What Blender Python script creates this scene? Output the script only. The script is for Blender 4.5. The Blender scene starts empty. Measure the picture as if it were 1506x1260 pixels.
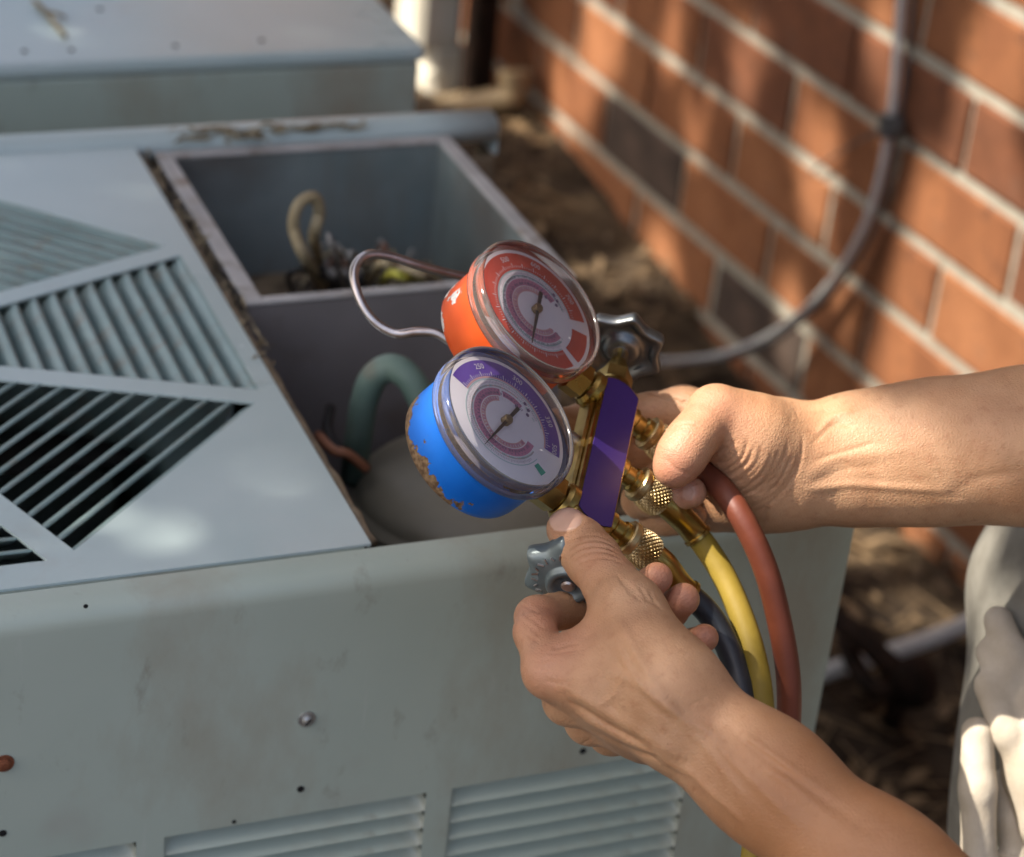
import bpy, bmesh, math, random
import numpy as np
from mathutils import Matrix, Vector, noise as mnoise

random.seed(7)
rng = np.random.default_rng(7)
scene = bpy.context.scene
COL = scene.collection

# ------------------------------------------------------------------ camera, sky, sun, exposure
IW, IH = 1506.0, 1260.0
FPX = 3300.0
CAM = np.array([0.0, 0.0, 1.42])
_p, _r, _y = math.radians(28.88), math.radians(6.10), math.radians(24.3)
FW = np.array([math.cos(_p)*math.sin(_y), math.cos(_p)*math.cos(_y), -math.sin(_p)])
_rt = np.array([math.cos(_y), -math.sin(_y), 0.0])
_up = np.cross(_rt, FW)
RT = math.cos(_r)*_rt + math.sin(_r)*_up
UP = -math.sin(_r)*_rt + math.cos(_r)*_up

cam_data = bpy.data.cameras.new('camera')
cam = bpy.data.objects.new('camera', cam_data)
COL.objects.link(cam)
cam.matrix_world = Matrix(((RT[0], UP[0], -FW[0], CAM[0]), (RT[1], UP[1], -FW[1], CAM[1]),
                           (RT[2], UP[2], -FW[2], CAM[2]), (0, 0, 0, 1)))
cam_data.sensor_fit = 'HORIZONTAL'
cam_data.sensor_width = 36.0
cam_data.lens = 36.0*FPX/IW
cam_data.clip_start = 0.05
cam_data.clip_end = 500.0
cam_data.dof.use_dof = True
cam_data.dof.focus_distance = 1.09
cam_data.dof.aperture_fstop = 7.0
scene.camera = cam

SUN = np.array([-0.64, 0.18, 0.75]); SUN = SUN/np.linalg.norm(SUN)
world = bpy.data.worlds.new('World')
scene.world = world
world.use_nodes = True
wn = world.node_tree
bg = wn.nodes['Background']
sky = wn.nodes.new('ShaderNodeTexSky')
sky.sky_type = 'NISHITA'
sky.sun_disc = False
sky.sun_elevation = math.asin(SUN[2])
sky.sun_rotation = math.atan2(SUN[0], SUN[1])
sky.air_density = 1.0
sky.dust_density = 6.5
sky.ozone_density = 1.0
wn.links.new(sky.outputs[0], bg.inputs[0])
bg.inputs[1].default_value = 0.15
sd = bpy.data.lights.new('sun', 'SUN')
sd.energy = 4.8
sd.angle = math.radians(0.55)
sd.color = (1.0, 0.93, 0.82)
sun = bpy.data.objects.new('sun', sd)
COL.objects.link(sun)
sun.rotation_euler = Vector(SUN).to_track_quat('Z', 'Y').to_euler()
vs = scene.view_settings
vs.view_transform = 'Standard'
vs.look = 'None'
vs.gamma = 1.0
vs.use_curve_mapping = False
vs.exposure = 1.05
scene.render.film_transparent = False

# ------------------------------------------------------------------ geometry from the picture
def ray(x, y):
    return RT*((x-IW/2)/FPX) - UP*((y-IH/2)/FPX) + FW
def at(x, y, Z):                       # picture point at a depth of Z metres
    return CAM + ray(x, y)*Z
def onz(x, y, z):                      # picture point on the horizontal plane at z
    d = ray(x, y)
    return CAM + d*((z-CAM[2])/d[2])
def ony(x, y, Y):
    d = ray(x, y)
    return CAM + d*(Y/d[1])
WYAW = math.radians(-3.4)
WN = np.array([math.cos(WYAW), -math.sin(WYAW), 0.0])
WT = np.array([math.sin(WYAW), math.cos(WYAW), 0.0])
WD = 1.5
def onw(x, y, off=0.0):                # picture point on the wall face (off metres in front of it)
    d = ray(x, y)
    return CAM + d*((WD-off)/(d@WN))

# ------------------------------------------------------------------ materials
MATS = {}
def mat(name, c1, c2=None, rough=0.5, metal=0.0, scale=20.0, detail=4.0, bump=0.0, bscale=None,
        spec=0.5, ramp=(0.35, 0.65), coords='Object', stretch=(1, 1, 1), c3=None, s3=6.0, r3=(0.55, 0.7),
        rvar=0.0, coat=0.0, bdist=0.002):
    m = bpy.data.materials.new(name)
    m.use_nodes = True
    n = m.node_tree.nodes
    L = m.node_tree.links
    b = n['Principled BSDF']
    b.inputs['Roughness'].default_value = rough
    b.inputs['Metallic'].default_value = metal
    b.inputs['Specular IOR Level'].default_value = spec
    b.inputs['Coat Weight'].default_value = coat
    tc = n.new('ShaderNodeTexCoord')
    mp = n.new('ShaderNodeMapping')
    mp.inputs['Scale'].default_value = stretch
    L.new(tc.outputs[coords], mp.inputs['Vector'])
    col = None
    if c2 is None:
        b.inputs['Base Color'].default_value = (*c1, 1)
    else:
        t = n.new('ShaderNodeTexNoise')
        t.inputs['Scale'].default_value = scale
        t.inputs['Detail'].default_value = detail
        L.new(mp.outputs[0], t.inputs['Vector'])
        r = n.new('ShaderNodeValToRGB')
        r.color_ramp.elements[0].position = ramp[0]
        r.color_ramp.elements[1].position = ramp[1]
        r.color_ramp.elements[0].color = (*c1, 1)
        r.color_ramp.elements[1].color = (*c2, 1)
        L.new(t.outputs['Fac'], r.inputs['Fac'])
        col = r.outputs['Color']
        if c3 is not None:
            t3 = n.new('ShaderNodeTexNoise')
            t3.inputs['Scale'].default_value = s3
            t3.inputs['Detail'].default_value = 6
            L.new(mp.outputs[0], t3.inputs['Vector'])
            r3n = n.new('ShaderNodeMapRange')
            r3n.inputs['From Min'].default_value = r3[0]
            r3n.inputs['From Max'].default_value = r3[1]
            L.new(t3.outputs['Fac'], r3n.inputs['Value'])
            mx = n.new('ShaderNodeMix')
            mx.data_type = 'RGBA'
            L.new(r3n.outputs[0], mx.inputs['Factor'])
            L.new(col, mx.inputs['A'])
            mx.inputs['B'].default_value = (*c3, 1)
            col = mx.outputs['Result']
        L.new(col, b.inputs['Base Color'])
        if rvar:
            mr = n.new('ShaderNodeMapRange')
            mr.inputs['To Min'].default_value = rough-rvar
            mr.inputs['To Max'].default_value = rough+rvar
            L.new(t.outputs['Fac'], mr.inputs['Value'])
            L.new(mr.outputs[0], b.inputs['Roughness'])
    if bump:
        tb = n.new('ShaderNodeTexNoise')
        tb.inputs['Scale'].default_value = bscale or scale*2
        tb.inputs['Detail'].default_value = 6
        L.new(mp.outputs[0], tb.inputs['Vector'])
        bm = n.new('ShaderNodeBump')
        bm.inputs['Strength'].default_value = bump
        bm.inputs['Distance'].default_value = bdist
        L.new(tb.outputs['Fac'], bm.inputs['Height'])
        L.new(bm.outputs[0], b.inputs['Normal'])
    MATS[name] = m
    return m

def nodes_of(m):
    return m.node_tree.nodes, m.node_tree.links, m.node_tree.nodes['Principled BSDF']

# ------------------------------------------------------------------ mesh helpers
ROOTM = {}
def tag(o, label=None, cat=None, group=None, kind=None):
    if label: o['label'] = label
    if cat: o['category'] = cat
    if group: o['group'] = group
    if kind: o['kind'] = kind
    return o
def empty(name, loc, label, cat, group=None, M=None):
    o = bpy.data.objects.new(name, None)
    COL.objects.link(o)
    o.empty_display_size = 0.05
    mw = M if M is not None else Matrix.Translation(Vector(loc))
    o.matrix_world = mw
    ROOTM[o.name] = mw.copy()
    return tag(o, label, cat, group)

def norm(v):
    v = np.asarray(v, float)
    return v/max(1e-12, np.linalg.norm(v))
def frame(d, hint=(0, 0, 1)):
    d = norm(d)
    h = np.asarray(hint, float)
    if abs(d@norm(h)) > 0.95:
        h = np.array([1.0, 0, 0]) if abs(d[0]) < 0.9 else np.array([0, 1.0, 0])
    u = norm(np.cross(h, d))
    return u, np.cross(d, u), d

class MB:
    """collects world-space shapes; build() links them as one mesh object"""
    def __init__(self):
        self.v = []; self.f = []; self.mi = []; self.n = 0; self.cur = 0
    def add(self, V, F):
        V = np.asarray(V, float)
        k = self.n
        self.v.append(V)
        self.f += [tuple(i+k for i in f) for f in F]
        self.mi += [self.cur]*len(F)
        self.n += len(V)
        return self
    def obox(self, c, u, v, w, su, sv, sw, bev=0.0):
        """box centred at c with unit axes u v w and full sizes; bev chamfers the edges"""
        c, u, v, w = (np.asarray(q, float) for q in (c, u, v, w))
        a, b, d = su/2, sv/2, sw/2
        if bev <= 0:
            V = [c+u*x*a+v*y*b+w*z*d for x in (-1, 1) for y in (-1, 1) for z in (-1, 1)]
            F = [(0, 1, 3, 2), (4, 6, 7, 5), (0, 4, 5, 1), (2, 3, 7, 6), (0, 2, 6, 4), (1, 5, 7, 3)]
            return self.add(V, F)
        bev = min(bev, a*.9, b*.9, d*.9)
        V = []; idx = {}
        for x in (-1, 1):
            for y in (-1, 1):
                for z in (-1, 1):
                    for k, (p, q, r) in enumerate(((a, b-bev, d-bev), (a-bev, b, d-bev), (a-bev, b-bev, d))):
                        idx[(x, y, z, k)] = len(V)
                        V.append(c+u*x*p+v*y*q+w*z*r)
        F = []
        I = idx
        for s in (-1, 1):
            q = [I[(s, -1, -1, 0)], I[(s, 1, -1, 0)], I[(s, 1, 1, 0)], I[(s, -1, 1, 0)]]
            F.append(q if s > 0 else q[::-1])
            q = [I[(-1, s, -1, 1)], I[(-1, s, 1, 1)], I[(1, s, 1, 1)], I[(1, s, -1, 1)]]
            F.append(q if s > 0 else q[::-1])
            q = [I[(-1, -1, s, 2)], I[(1, -1, s, 2)], I[(1, 1, s, 2)], I[(-1, 1, s, 2)]]
            F.append(q if s > 0 else q[::-1])
        for s in (-1, 1):
            for t in (-1, 1):
                q = [I[(s, t, -1, 0)], I[(s, t, -1, 1)], I[(s, t, 1, 1)], I[(s, t, 1, 0)]]
                F.append(q if s*t > 0 else q[::-1])
                q = [I[(s, -1, t, 2)], I[(s, -1, t, 0)], I[(s, 1, t, 0)], I[(s, 1, t, 2)]]
                F.append(q if s*t > 0 else q[::-1])
                q = [I[(-1, s, t, 1)], I[(-1, s, t, 2)], I[(1, s, t, 2)], I[(1, s, t, 1)]]
                F.append(q if s*t > 0 else q[::-1])
        for x in (-1, 1):
            for y in (-1, 1):
                for z in (-1, 1):
                    q = [I[(x, y, z, k)] for k in range(3)]
                    F.append(q if x*y*z > 0 else q[::-1])
        return self.add(V, F)
    def box(self, lo, hi, bev=0.0):
        lo = np.asarray(lo, float); hi = np.asarray(hi, float)
        return self.obox((lo+hi)/2, (1, 0, 0), (0, 1, 0), (0, 0, 1), *(hi-lo), bev=bev)
    def tube(self, pts, r, n=12, closed=False, caps=True, squash=1.0):
        pts = [np.asarray(p, float) for p in pts]
        m = len(pts)
        rs = list(r) if hasattr(r, '__len__') else [r]*m
        V = []; F = []
        u = None
        for i in range(m):
            if closed: d = pts[(i+1) % m]-pts[i-1]
            else: d = pts[min(i+1, m-1)]-pts[max(i-1, 0)]
            d = norm(d)
            if u is None: u, w, _ = frame(d)
            else:
                u = norm(u-d*(u@d)); w = np.cross(d, u)
            for k in range(n):
                t = 2*math.pi*k/n
                V.append(pts[i]+(u*math.cos(t)+w*math.sin(t)*squash)*rs[i])
        for i in range(m if closed else m-1):
            for k in range(n):
                j = (i+1) % m
                F.append((i*n+k, i*n+(k+1) % n, j*n+(k+1) % n, j*n+k))
        if caps and not closed:
            F.append(tuple(range(n))[::-1]); F.append(tuple((m-1)*n+k for k in range(n)))
        return self.add(V, F)
    def lathe(self, c, axis, prof, n=48, hint=(0, 0, 1), cap0=True, cap1=True, fn=None):
        """prof: (radius, height) pairs along axis; fn(theta, radius, height) -> radius"""
        u, w, d = frame(axis, hint)
        c = np.asarray(c, float)
        V = []; F = []
        for (r, h) in prof:
            for k in range(n):
                t = 2*math.pi*k/n
                rr = fn(t, r, h) if fn else r
                V.append(c+d*h+(u*math.cos(t)+w*math.sin(t))*rr)
        for i in range(len(prof)-1):
            for k in range(n):
                F.append((i*n+k, i*n+(k+1) % n, (i+1)*n+(k+1) % n, (i+1)*n+k))
        if cap0: F.append(tuple(range(n))[::-1])
        if cap1: F.append(tuple((len(prof)-1)*n+k for k in range(n)))
        return self.add(V, F)
    def hexa(self, c, axis, R, h0, h1, hint=(0, 0, 1), bev=0.0008):
        return self.lathe(c, axis, [(R-bev*2, h0), (R, h0+bev), (R, h1-bev), (R-bev*2, h1)], n=6, hint=hint)
    def grid(self, P):
        P = np.asarray(P, float)
        a, b = P.shape[:2]
        F = [(i*b+j, (i+1)*b+j, (i+1)*b+j+1, i*b+j+1) for i in range(a-1) for j in range(b-1)]
        return self.add(P.reshape(-1, 3), F)
    def prism(self, poly, c, u, v, w, h0, h1):
        """2-D polygon (ccw in u,v) extruded along w"""
        c, u, v, w = (np.asarray(q, float) for q in (c, u, v, w))
        n = len(poly)
        V = [c+u*p[0]+v*p[1]+w*h0 for p in poly]+[c+u*p[0]+v*p[1]+w*h1 for p in poly]
        F = [tuple(range(n))[::-1], tuple(range(n, 2*n))]
        F += [(i, (i+1) % n, n+(i+1) % n, n+i) for i in range(n)]
        return self.add(V, F)
    def build(self, name, material, parent=None, smooth=False, auto=None, bevel=None, solid=None, flip=False, subsurf=0):
        V = np.concatenate(self.v) if self.v else np.zeros((0, 3))
        M = None
        if parent is not None:
            r = parent
            while r.parent: r = r.parent
            M = ROOTM.get(r.name)
        if M is not None:
            Mi = np.array(M.inverted())
            V = V@Mi[:3, :3].T+Mi[:3, 3]
        me = bpy.data.meshes.new(name)
        me.from_pydata(V.tolist(), [], self.f)
        ms = material if isinstance(material, (list, tuple)) else [material]
        for m in ms: me.materials.append(MATS[m] if isinstance(m, str) else m)
        if len(ms) > 1:
            me.polygons.foreach_set('material_index', self.mi)
        bm = bmesh.new(); bm.from_mesh(me)
        bmesh.ops.recalc_face_normals(bm, faces=bm.faces)
        if flip: bmesh.ops.reverse_faces(bm, faces=bm.faces)
        bm.to_mesh(me); bm.free()
        if smooth or auto:
            me.polygons.foreach_set('use_smooth', [True]*len(me.polygons))
        if auto:
            me.set_sharp_from_angle(angle=math.radians(auto))
        me.update()
        o = bpy.data.objects.new(name, me)
        COL.objects.link(o)
        if parent is not None: o.parent = parent
        if solid:
            md = o.modifiers.new('solid', 'SOLIDIFY'); md.thickness = solid; md.offset = 0
        if bevel:
            md = o.modifiers.new('bevel', 'BEVEL'); md.width = bevel; md.segments = 2; md.limit_method = 'ANGLE'
        if subsurf:
            md = o.modifiers.new('sub', 'SUBSURF'); md.levels = subsurf; md.render_levels = subsurf
        return o

def spline(pts, n=8):
    """Catmull-Rom through the points"""
    P = [np.asarray(p, float) for p in pts]
    P = [2*P[0]-P[1]]+P+[2*P[-1]-P[-2]]
    out = []
    for i in range(1, len(P)-2):
        for k in range(n):
            t = k/n
            out.append(0.5*((2*P[i])+(-P[i-1]+P[i+1])*t+(2*P[i-1]-5*P[i]+4*P[i+1]-P[i+2])*t*t
                            + (-P[i-1]+3*P[i]-3*P[i+1]+P[i+2])*t**3))
    out.append(P[-2])
    return out

FONT_CACHE = {}
def text_mesh(s, size):
    key = (s, size)
    if key not in FONT_CACHE:
        cu = bpy.data.curves.new('lettering', 'FONT')
        cu.body = s; cu.size = size; cu.align_x = 'CENTER'; cu.align_y = 'CENTER'; cu.resolution_u = 2
        ob = bpy.data.objects.new('lettering', cu)
        COL.objects.link(ob)
        bpy.context.view_layer.update()
        me = ob.to_mesh()
        V = np.array([v.co[:] for v in me.vertices]); F = [tuple(p.vertices) for p in me.polygons]
        ob.to_mesh_clear()
        bpy.data.objects.remove(ob); bpy.data.curves.remove(cu)
        FONT_CACHE[key] = (V, F)
    return FONT_CACHE[key]

# ------------------------------------------------------------------ material set
mat('soil', (.026, .018, .012), (.072, .05, .031), rough=.95, scale=14, detail=8, bump=1.0, bscale=60, spec=.15,
    c3=(.15, .10, .055), s3=5, r3=(.58, .75), bdist=.01)
mat('mortar', (.31, .28, .22), (.40, .36, .29), rough=.95, scale=60, bump=.6, bscale=200, spec=.1)
mat('brick_a', (.19, .075, .035), (.29, .118, .052), rough=.9, scale=16, bump=.5, bscale=120, spec=.15, stretch=(1, 1, .5),
    c3=(.09, .04, .025), s3=9, r3=(.55, .8))
mat('brick_b', (.24, .098, .044), (.34, .145, .066), rough=.9, scale=14, bump=.5, bscale=120, spec=.15, c3=(.17, .06, .03), s3=8, r3=(.55, .8))
mat('brick_c', (.14, .058, .031), (.22, .085, .042), rough=.9, scale=18, bump=.5, bscale=120, spec=.15, c3=(.09, .045, .03), s3=10, r3=(.5, .8))
mat('brick_dark', (.06, .043, .034), (.115, .078, .058), rough=.85, scale=18, bump=.5, bscale=120, spec=.2)
# painted cabinet steel: weathered pale grey-green with rub marks
mat('cabinet_paint', (.385, .45, .385), (.445, .505, .44), rough=.38, scale=5, detail=6, bump=.06, bscale=180, rvar=.07,
    c3=(.36, .35, .31), s3=7, r3=(.60, .78), bdist=.001)
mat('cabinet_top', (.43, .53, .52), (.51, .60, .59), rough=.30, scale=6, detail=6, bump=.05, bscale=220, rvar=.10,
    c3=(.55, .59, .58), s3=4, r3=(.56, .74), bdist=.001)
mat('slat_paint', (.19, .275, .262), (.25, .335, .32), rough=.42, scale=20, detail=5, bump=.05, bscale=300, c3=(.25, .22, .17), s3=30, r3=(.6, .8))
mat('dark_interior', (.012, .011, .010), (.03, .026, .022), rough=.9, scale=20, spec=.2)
mat('galvanized', (.16, .17, .18), (.24, .25, .26), rough=.42, metal=.55, scale=14, detail=6, bump=.08, bscale=60, rvar=.1,
    c3=(.16, .13, .10), s3=9, r3=(.55, .75))
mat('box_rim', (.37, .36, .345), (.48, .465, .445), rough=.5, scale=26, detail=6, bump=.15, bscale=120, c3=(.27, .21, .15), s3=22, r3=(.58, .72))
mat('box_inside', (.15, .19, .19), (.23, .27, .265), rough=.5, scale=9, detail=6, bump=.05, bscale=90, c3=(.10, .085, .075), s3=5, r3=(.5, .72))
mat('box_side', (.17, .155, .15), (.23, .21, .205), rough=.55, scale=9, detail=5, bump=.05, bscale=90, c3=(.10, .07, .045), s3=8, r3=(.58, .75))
mat('gasket', (.16, .115, .065), (.27, .205, .13), rough=.9, scale=60, bump=.8, bscale=150, c3=(.06, .045, .03), s3=25, r3=(.5, .65))
mat('compressor_shell', (.17, .155, .115), (.24, .22, .165), rough=.5, scale=11, detail=6, bump=.12, bscale=60, c3=(.14, .12, .085), s3=9, r3=(.55, .75))
mat('copper_green', (.10, .165, .135), (.16, .225, .185), rough=.6, scale=25, bump=.2, bscale=90, c3=(.17, .10, .06), s3=14, r3=(.6, .75))
mat('copper_rust', (.25, .09, .045), (.34, .14, .07), rough=.55, scale=30)
mat('screw_metal', (.38, .38, .37), (.5, .5, .48), rough=.4, metal=.7, scale=80)
mat('rust', (.14, .04, .015), (.25, .08, .03), rough=.85, scale=90, bump=.5)
mat('hole_dark', (.008, .008, .008), rough=.9)
mat('wire_tan', (.30, .235, .13), (.38, .31, .19), rough=.7, scale=60, bump=.2)
mat('wire_black', (.015, .014, .013), rough=.6)
mat('wire_yellow', (.40, .38, .05), rough=.55)
mat('wire_pale', (.34, .32, .29), rough=.6)
mat('debris', (.16, .12, .065), (.34, .28, .17), rough=.95, scale=120)
mat('pipe_cream', (.60, .55, .43), (.72, .67, .55), rough=.5, scale=12, c3=(.40, .33, .22), s3=14, r3=(.55, .75), bump=.1)
mat('pipe_tan', (.25, .17, .085), (.36, .26, .14), rough=.6, scale=25, bump=.2)
mat('cable_grey', (.42, .42, .40), (.50, .50, .48), rough=.5, scale=40)
mat('strap_and_shadow', (.05, .048, .046), (.08, .075, .07), rough=.6, scale=40)
mat('conduit_white', (.50, .50, .47), (.60, .60, .57), rough=.5, scale=20, c3=(.33, .29, .22), s3=18, r3=(.55, .75))
mat('iron_dark', (.010, .006, .004), (.026, .014, .009), spec=.12, rough=.9, scale=40, bump=.4)
mat('bark', (.08, .055, .035), (.16, .115, .075), rough=.95, scale=18, bump=1.0, bscale=40, bdist=.02)
mat('leaf', (.05, .085, .02), (.10, .13, .035), rough=.55, scale=3)
mat('litter_leaf', (.075, .047, .025), (.26, .17, .085), rough=.85, scale=9)

def weather(name, colour, amount, stretch, scale, lo, hi):
    n, L, b = nodes_of(MATS[name])
    tc = n.new('ShaderNodeTexCoord'); mp = n.new('ShaderNodeMapping'); mp.inputs['Scale'].default_value = stretch
    L.new(tc.outputs['Object'], mp.inputs['Vector'])
    t = n.new('ShaderNodeTexNoise'); t.inputs['Scale'].default_value = scale; t.inputs['Detail'].default_value = 8; t.inputs['Roughness'].default_value = .65
    L.new(mp.outputs[0], t.inputs['Vector'])
    r = n.new('ShaderNodeMapRange'); r.inputs['From Min'].default_value = lo; r.inputs['From Max'].default_value = hi; r.inputs['To Max'].default_value = amount
    L.new(t.outputs['Fac'], r.inputs['Value'])
    mx = n.new('ShaderNodeMix'); mx.data_type = 'RGBA'; mx.inputs['B'].default_value = (*colour, 1)
    L.new(r.outputs[0], mx.inputs['Factor']); L.new(b.inputs['Base Color'].links[0].from_socket, mx.inputs['A']); L.new(mx.outputs['Result'], b.inputs['Base Color'])
weather('cabinet_paint', (.30, .24, .165), .65, (1, 1, .45), 9, .49, .72)
weather('cabinet_paint', (.20, .16, .12), .6, (1, 1, .5), 45, .62, .78)
weather('cabinet_paint', (.55, .58, .54), .5, (1.5, 1, .2), 40, .64, .80)
weather('cabinet_top', (.30, .27, .22), .5, (1, 1, 1), 8, .58, .80)
weather('cabinet_top', (.18, .15, .12), .6, (1, 1, 1), 70, .68, .80)
weather('box_rim', (.20, .15, .10), .8, (1, 1, 1), 30, .52, .70)
weather('box_inside', (.16, .13, .10), .6, (1, 1, .3), 20, .5, .75)
weather('slat_paint', (.20, .17, .12), .6, (1, 1, 1), 60, .5, .75)
for bn in ('brick_a', 'brick_b', 'brick_c'):
    weather(bn, (.07, .035, .025), .7, (1, 1, 1), 26, .55, .72)
    weather(bn, (.36, .22, .14), .45, (1, 1, 1.4), 12, .60, .78)
    weather(bn, (.05, .03, .02), .6, (1, 1, 1), 150, .58, .72)

# ------------------------------------------------------------------ ground
GX, GY = 1.0, 2.0
def ground_h(x, y):
    v = Vector((x, y, 0))
    def ss(a, b, t):
        t = min(1.0, max(0.0, (t-a)/(b-a))); return t*t*(3-2*t)
    rise = ss(.70, 1.10, x)*(.065+.105*ss(2.25, 2.95, y))
    return rise+.022*mnoise.noise(v*3.0)+.014*mnoise.noise(v*9.0+Vector((5, 1, 0)))+.006*mnoise.noise(v*31)
axis_a = np.unique(np.concatenate([[-40, -25, -15, -8, -5, -3, -2, -1.2], np.arange(-.6, 1.61, .035), [1.9, 2.6, 4, 8, 15, 25, 40]]))
axis_b = np.unique(np.concatenate([[-40, -20, -10, -5, -2.5, -1, -.3], np.arange(.2, 4.01, .035), [4.5, 5.5, 8, 15, 30, 60, 90]]))
P = np.zeros((len(axis_a), len(axis_b), 3))
for i, x in enumerate(axis_a):
    for j, y in enumerate(axis_b):
        P[i, j] = (x, y, ground_h(x, y))
g = MB().grid(P).build('ground', 'soil', smooth=True)
tag(g, 'dark bare soil strewn with litter between the units and the brick wall', 'ground', kind='structure')

# fallen leaves and straw: nobody could count them
mb = MB()
for i in range(5200):
    x = rng.uniform(.35, 1.42); y = rng.uniform(.9, 3.6)
    if rng.random() < .25: x = rng.uniform(-.8, 2.0); y = rng.uniform(.2, 4.2)
    if -.21 < x < .67 and .93 < y < 2.4: continue
    z = ground_h(x, y)+rng.uniform(.001, .016)
    a = rng.uniform(0, 6.283); tl = rng.uniform(-.5, .5)
    u = np.array([math.cos(a), math.sin(a), tl*.6]); w = np.array([-math.sin(a), math.cos(a), rng.uniform(-.5, .5)])
    c = np.array([x, y, z])
    if rng.random() < .55:
        l = rng.uniform(.008, .030); b = l*rng.uniform(.25, .45)
        mb.add([c-u*l, c+w*b+[0, 0, .004], c+u*l, c-w*b], [(0, 1, 2), (0, 2, 3)])
    else:
        l = rng.uniform(.02, .055); b = .0011
        mb.add([c-u*l-w*b, c+u*l-w*b, c+u*l+w*b, c-u*l+w*b], [(0, 1, 2, 3)])
tag(mb.build('leaf_litter', 'litter_leaf'), 'dry brown leaves and straw scattered over the soil', 'leaf litter', kind='stuff')

# ------------------------------------------------------------------ brick wall
wall = empty('brick_wall', CAM*[1, 1, 0]+WN*WD+WT*2.0, 'orange brown brick house wall with pale mortar and dappled sun', 'wall')
def wp(t, z, off):                     # along the wall, up, in front of the brick face
    return np.array([0, 0, z])+WN*(WD-off)+WT*t
T0, T1, NC = -.3, 4.9, 27
mb = MB()
mb.obox(wp((T0+T1)/2, .098+.1013*(NC-2)/2-.1, -.1165), WT, WN, (0, 0, 1), T1-T0, .226, .1013*NC+.25)
mb.build('mortar_bed', 'mortar', wall)
BL, BH = .2325, .1013
cosw = math.cos(WYAW)
bricks = []
for c in range(-1, NC):
    z0 = .098+BH*c
    phase = (1.855 if (c % 2 == 0) else 1.971)/cosw
    k0 = int((T0-phase)/BL)-1
    for k in range(k0, k0+30):
        t = phase+BL*k
        if t < T0 or t+BL > T1: continue
        bricks.append((t+BL/2, z0+BH/2, c, k))
bricks.sort(key=lambda b: abs(b[0]-2.15)*.8+abs(b[1]-.38)*1.0)
proto = []
for i in range(5):
    mb = MB()
    r = np.random.default_rng(i)
    L = BL-.0060; Hh = BH-.0145
    mb.obox((0, 0, 0), WT, WN, (0, 0, 1), L, .10, Hh, bev=.0035)
    V = mb.v[0]; V += r.normal(0, .0009, V.shape)
    o = mb.build('brick', ('brick_a', 'brick_b', 'brick_c', 'brick_a', 'brick_dark')[i], None)
    proto.append(o.data)
    bpy.data.objects.remove(o)
DARK = {(1, 3), (0, 2)}
rest = [MB() for _ in range(3)]
root_inv = ROOTM['brick_wall'].inverted()
for n_, (t, z, c, k) in enumerate(bricks):
    pr = int(rng.choice([0, 1, 2, 3]))
    # the two charcoal bricks low on the wall
    tc = t*cosw
    if (c == 1 and 2.40 < tc < 2.60) or (c == 0 and 2.20 < tc < 2.42): pr = 4
    pos = wp(t, z, -.05+rng.normal(0, .0012))
    if n_ < 300:
        o = bpy.data.objects.new('brick', proto[pr])
        COL.objects.link(o)
        o.parent = wall
        o.location = root_inv@Vector(pos)
        o.rotation_euler = (rng.normal(0, .004), rng.normal(0, .004), rng.normal(0, .004))
    else:
        rest[pr % 3].obox(pos, WT, WN, (0, 0, 1), BL-.0125, .10, BH-.0125, bev=.003)
for i, m_ in enumerate(rest):
    tag(m_.build('brickwork', ('brick_a', 'brick_b', 'brick_c')[i], wall), kind='stuff')

# overhanging eave, unseen, added to keep skylight off the wall
ev = MB().obox(wp((T0+T1)/2, .098+.1013*NC+.03, .27), WT, WN, (0, 0, 1), T1-T0+.4, .66, .03).build('added_eave_soffit', 'pipe_cream', wall)
MB().obox(wp((T0+T1)/2, .098+.1013*NC+.09, .615), WT, WN, (0, 0, 1), T1-T0+.4, .03, .16).build('added_eave_fascia', 'pipe_cream', wall)
gp_ = [wp(t, .098+.1013*NC+.15, .69) for t in np.linspace(T0-.2, T1+.2, 8)]
MB().tube(gp_, .06, n=12).build('added_eave_gutter', 'pipe_cream', wall, smooth=True)

# ------------------------------------------------------------------ the open condenser unit
ZT = .76
UX0, UX1 = -.20, .661
YF, YB = .9590, 1.585
unit = empty('air_conditioner', (.23, 1.26, 0), 'open grey-green condenser unit with slatted top grille in the foreground', 'air conditioner', 'condenser units beside the wall')
XP = .367                              # edge of the grille panel beside the opening
OC = np.array([.095, 1.266]); AP = .261; AI = .045; HB = .0085
T225 = math.tan(math.radians(22.5)); C225 = math.cos(math.radians(22.5))
def octv(ap, k):
    a = math.radians(22.5+45*k); R = ap/C225
    return np.array([OC[0]+R*math.cos(a), OC[1]+R*math.sin(a)])
def sec(ap, k, s):                     # corner of the opening of sector k (normal at 45k degrees)
    a = math.radians(45*k)
    nn = np.array([math.cos(a), math.sin(a)]); tt = np.array([-math.sin(a), math.cos(a)])
    return OC+nn*ap+tt*s*(ap*T225-HB/C225)
def p3(q, z=ZT): return np.array([q[0], q[1], z])
from mathutils.geometry import tessellate_polygon
mb = MB()
outer = [(-.18, .984), (XP, .984), (XP, 1.556), (-.18, 1.556)]
hole = [tuple(octv(AP, k)) for k in range(8)]
tri = tessellate_polygon([[Vector((*q, 0)) for q in outer], [Vector((*q, 0)) for q in hole]])
mb.add([p3(q) for q in outer+hole], [tuple(t) for t in tri])
for k in range(8):
    ang_k = k
    poly = [sec(AP, k, 1), octv(AP, k), sec(AP, (k+1) % 8, -1), sec(AI, (k+1) % 8, -1), octv(AI, k), sec(AI, k, 1)]
    mb.add([p3(q) for q in poly], [tuple(range(6))])
    mb.add([p3(sec(AP-.0012, k, -1)), p3(sec(AP-.0012, k, 1)), p3(sec(AP, k, 1)), p3(sec(AP, k, -1))], [(0, 1, 2, 3)])
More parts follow.
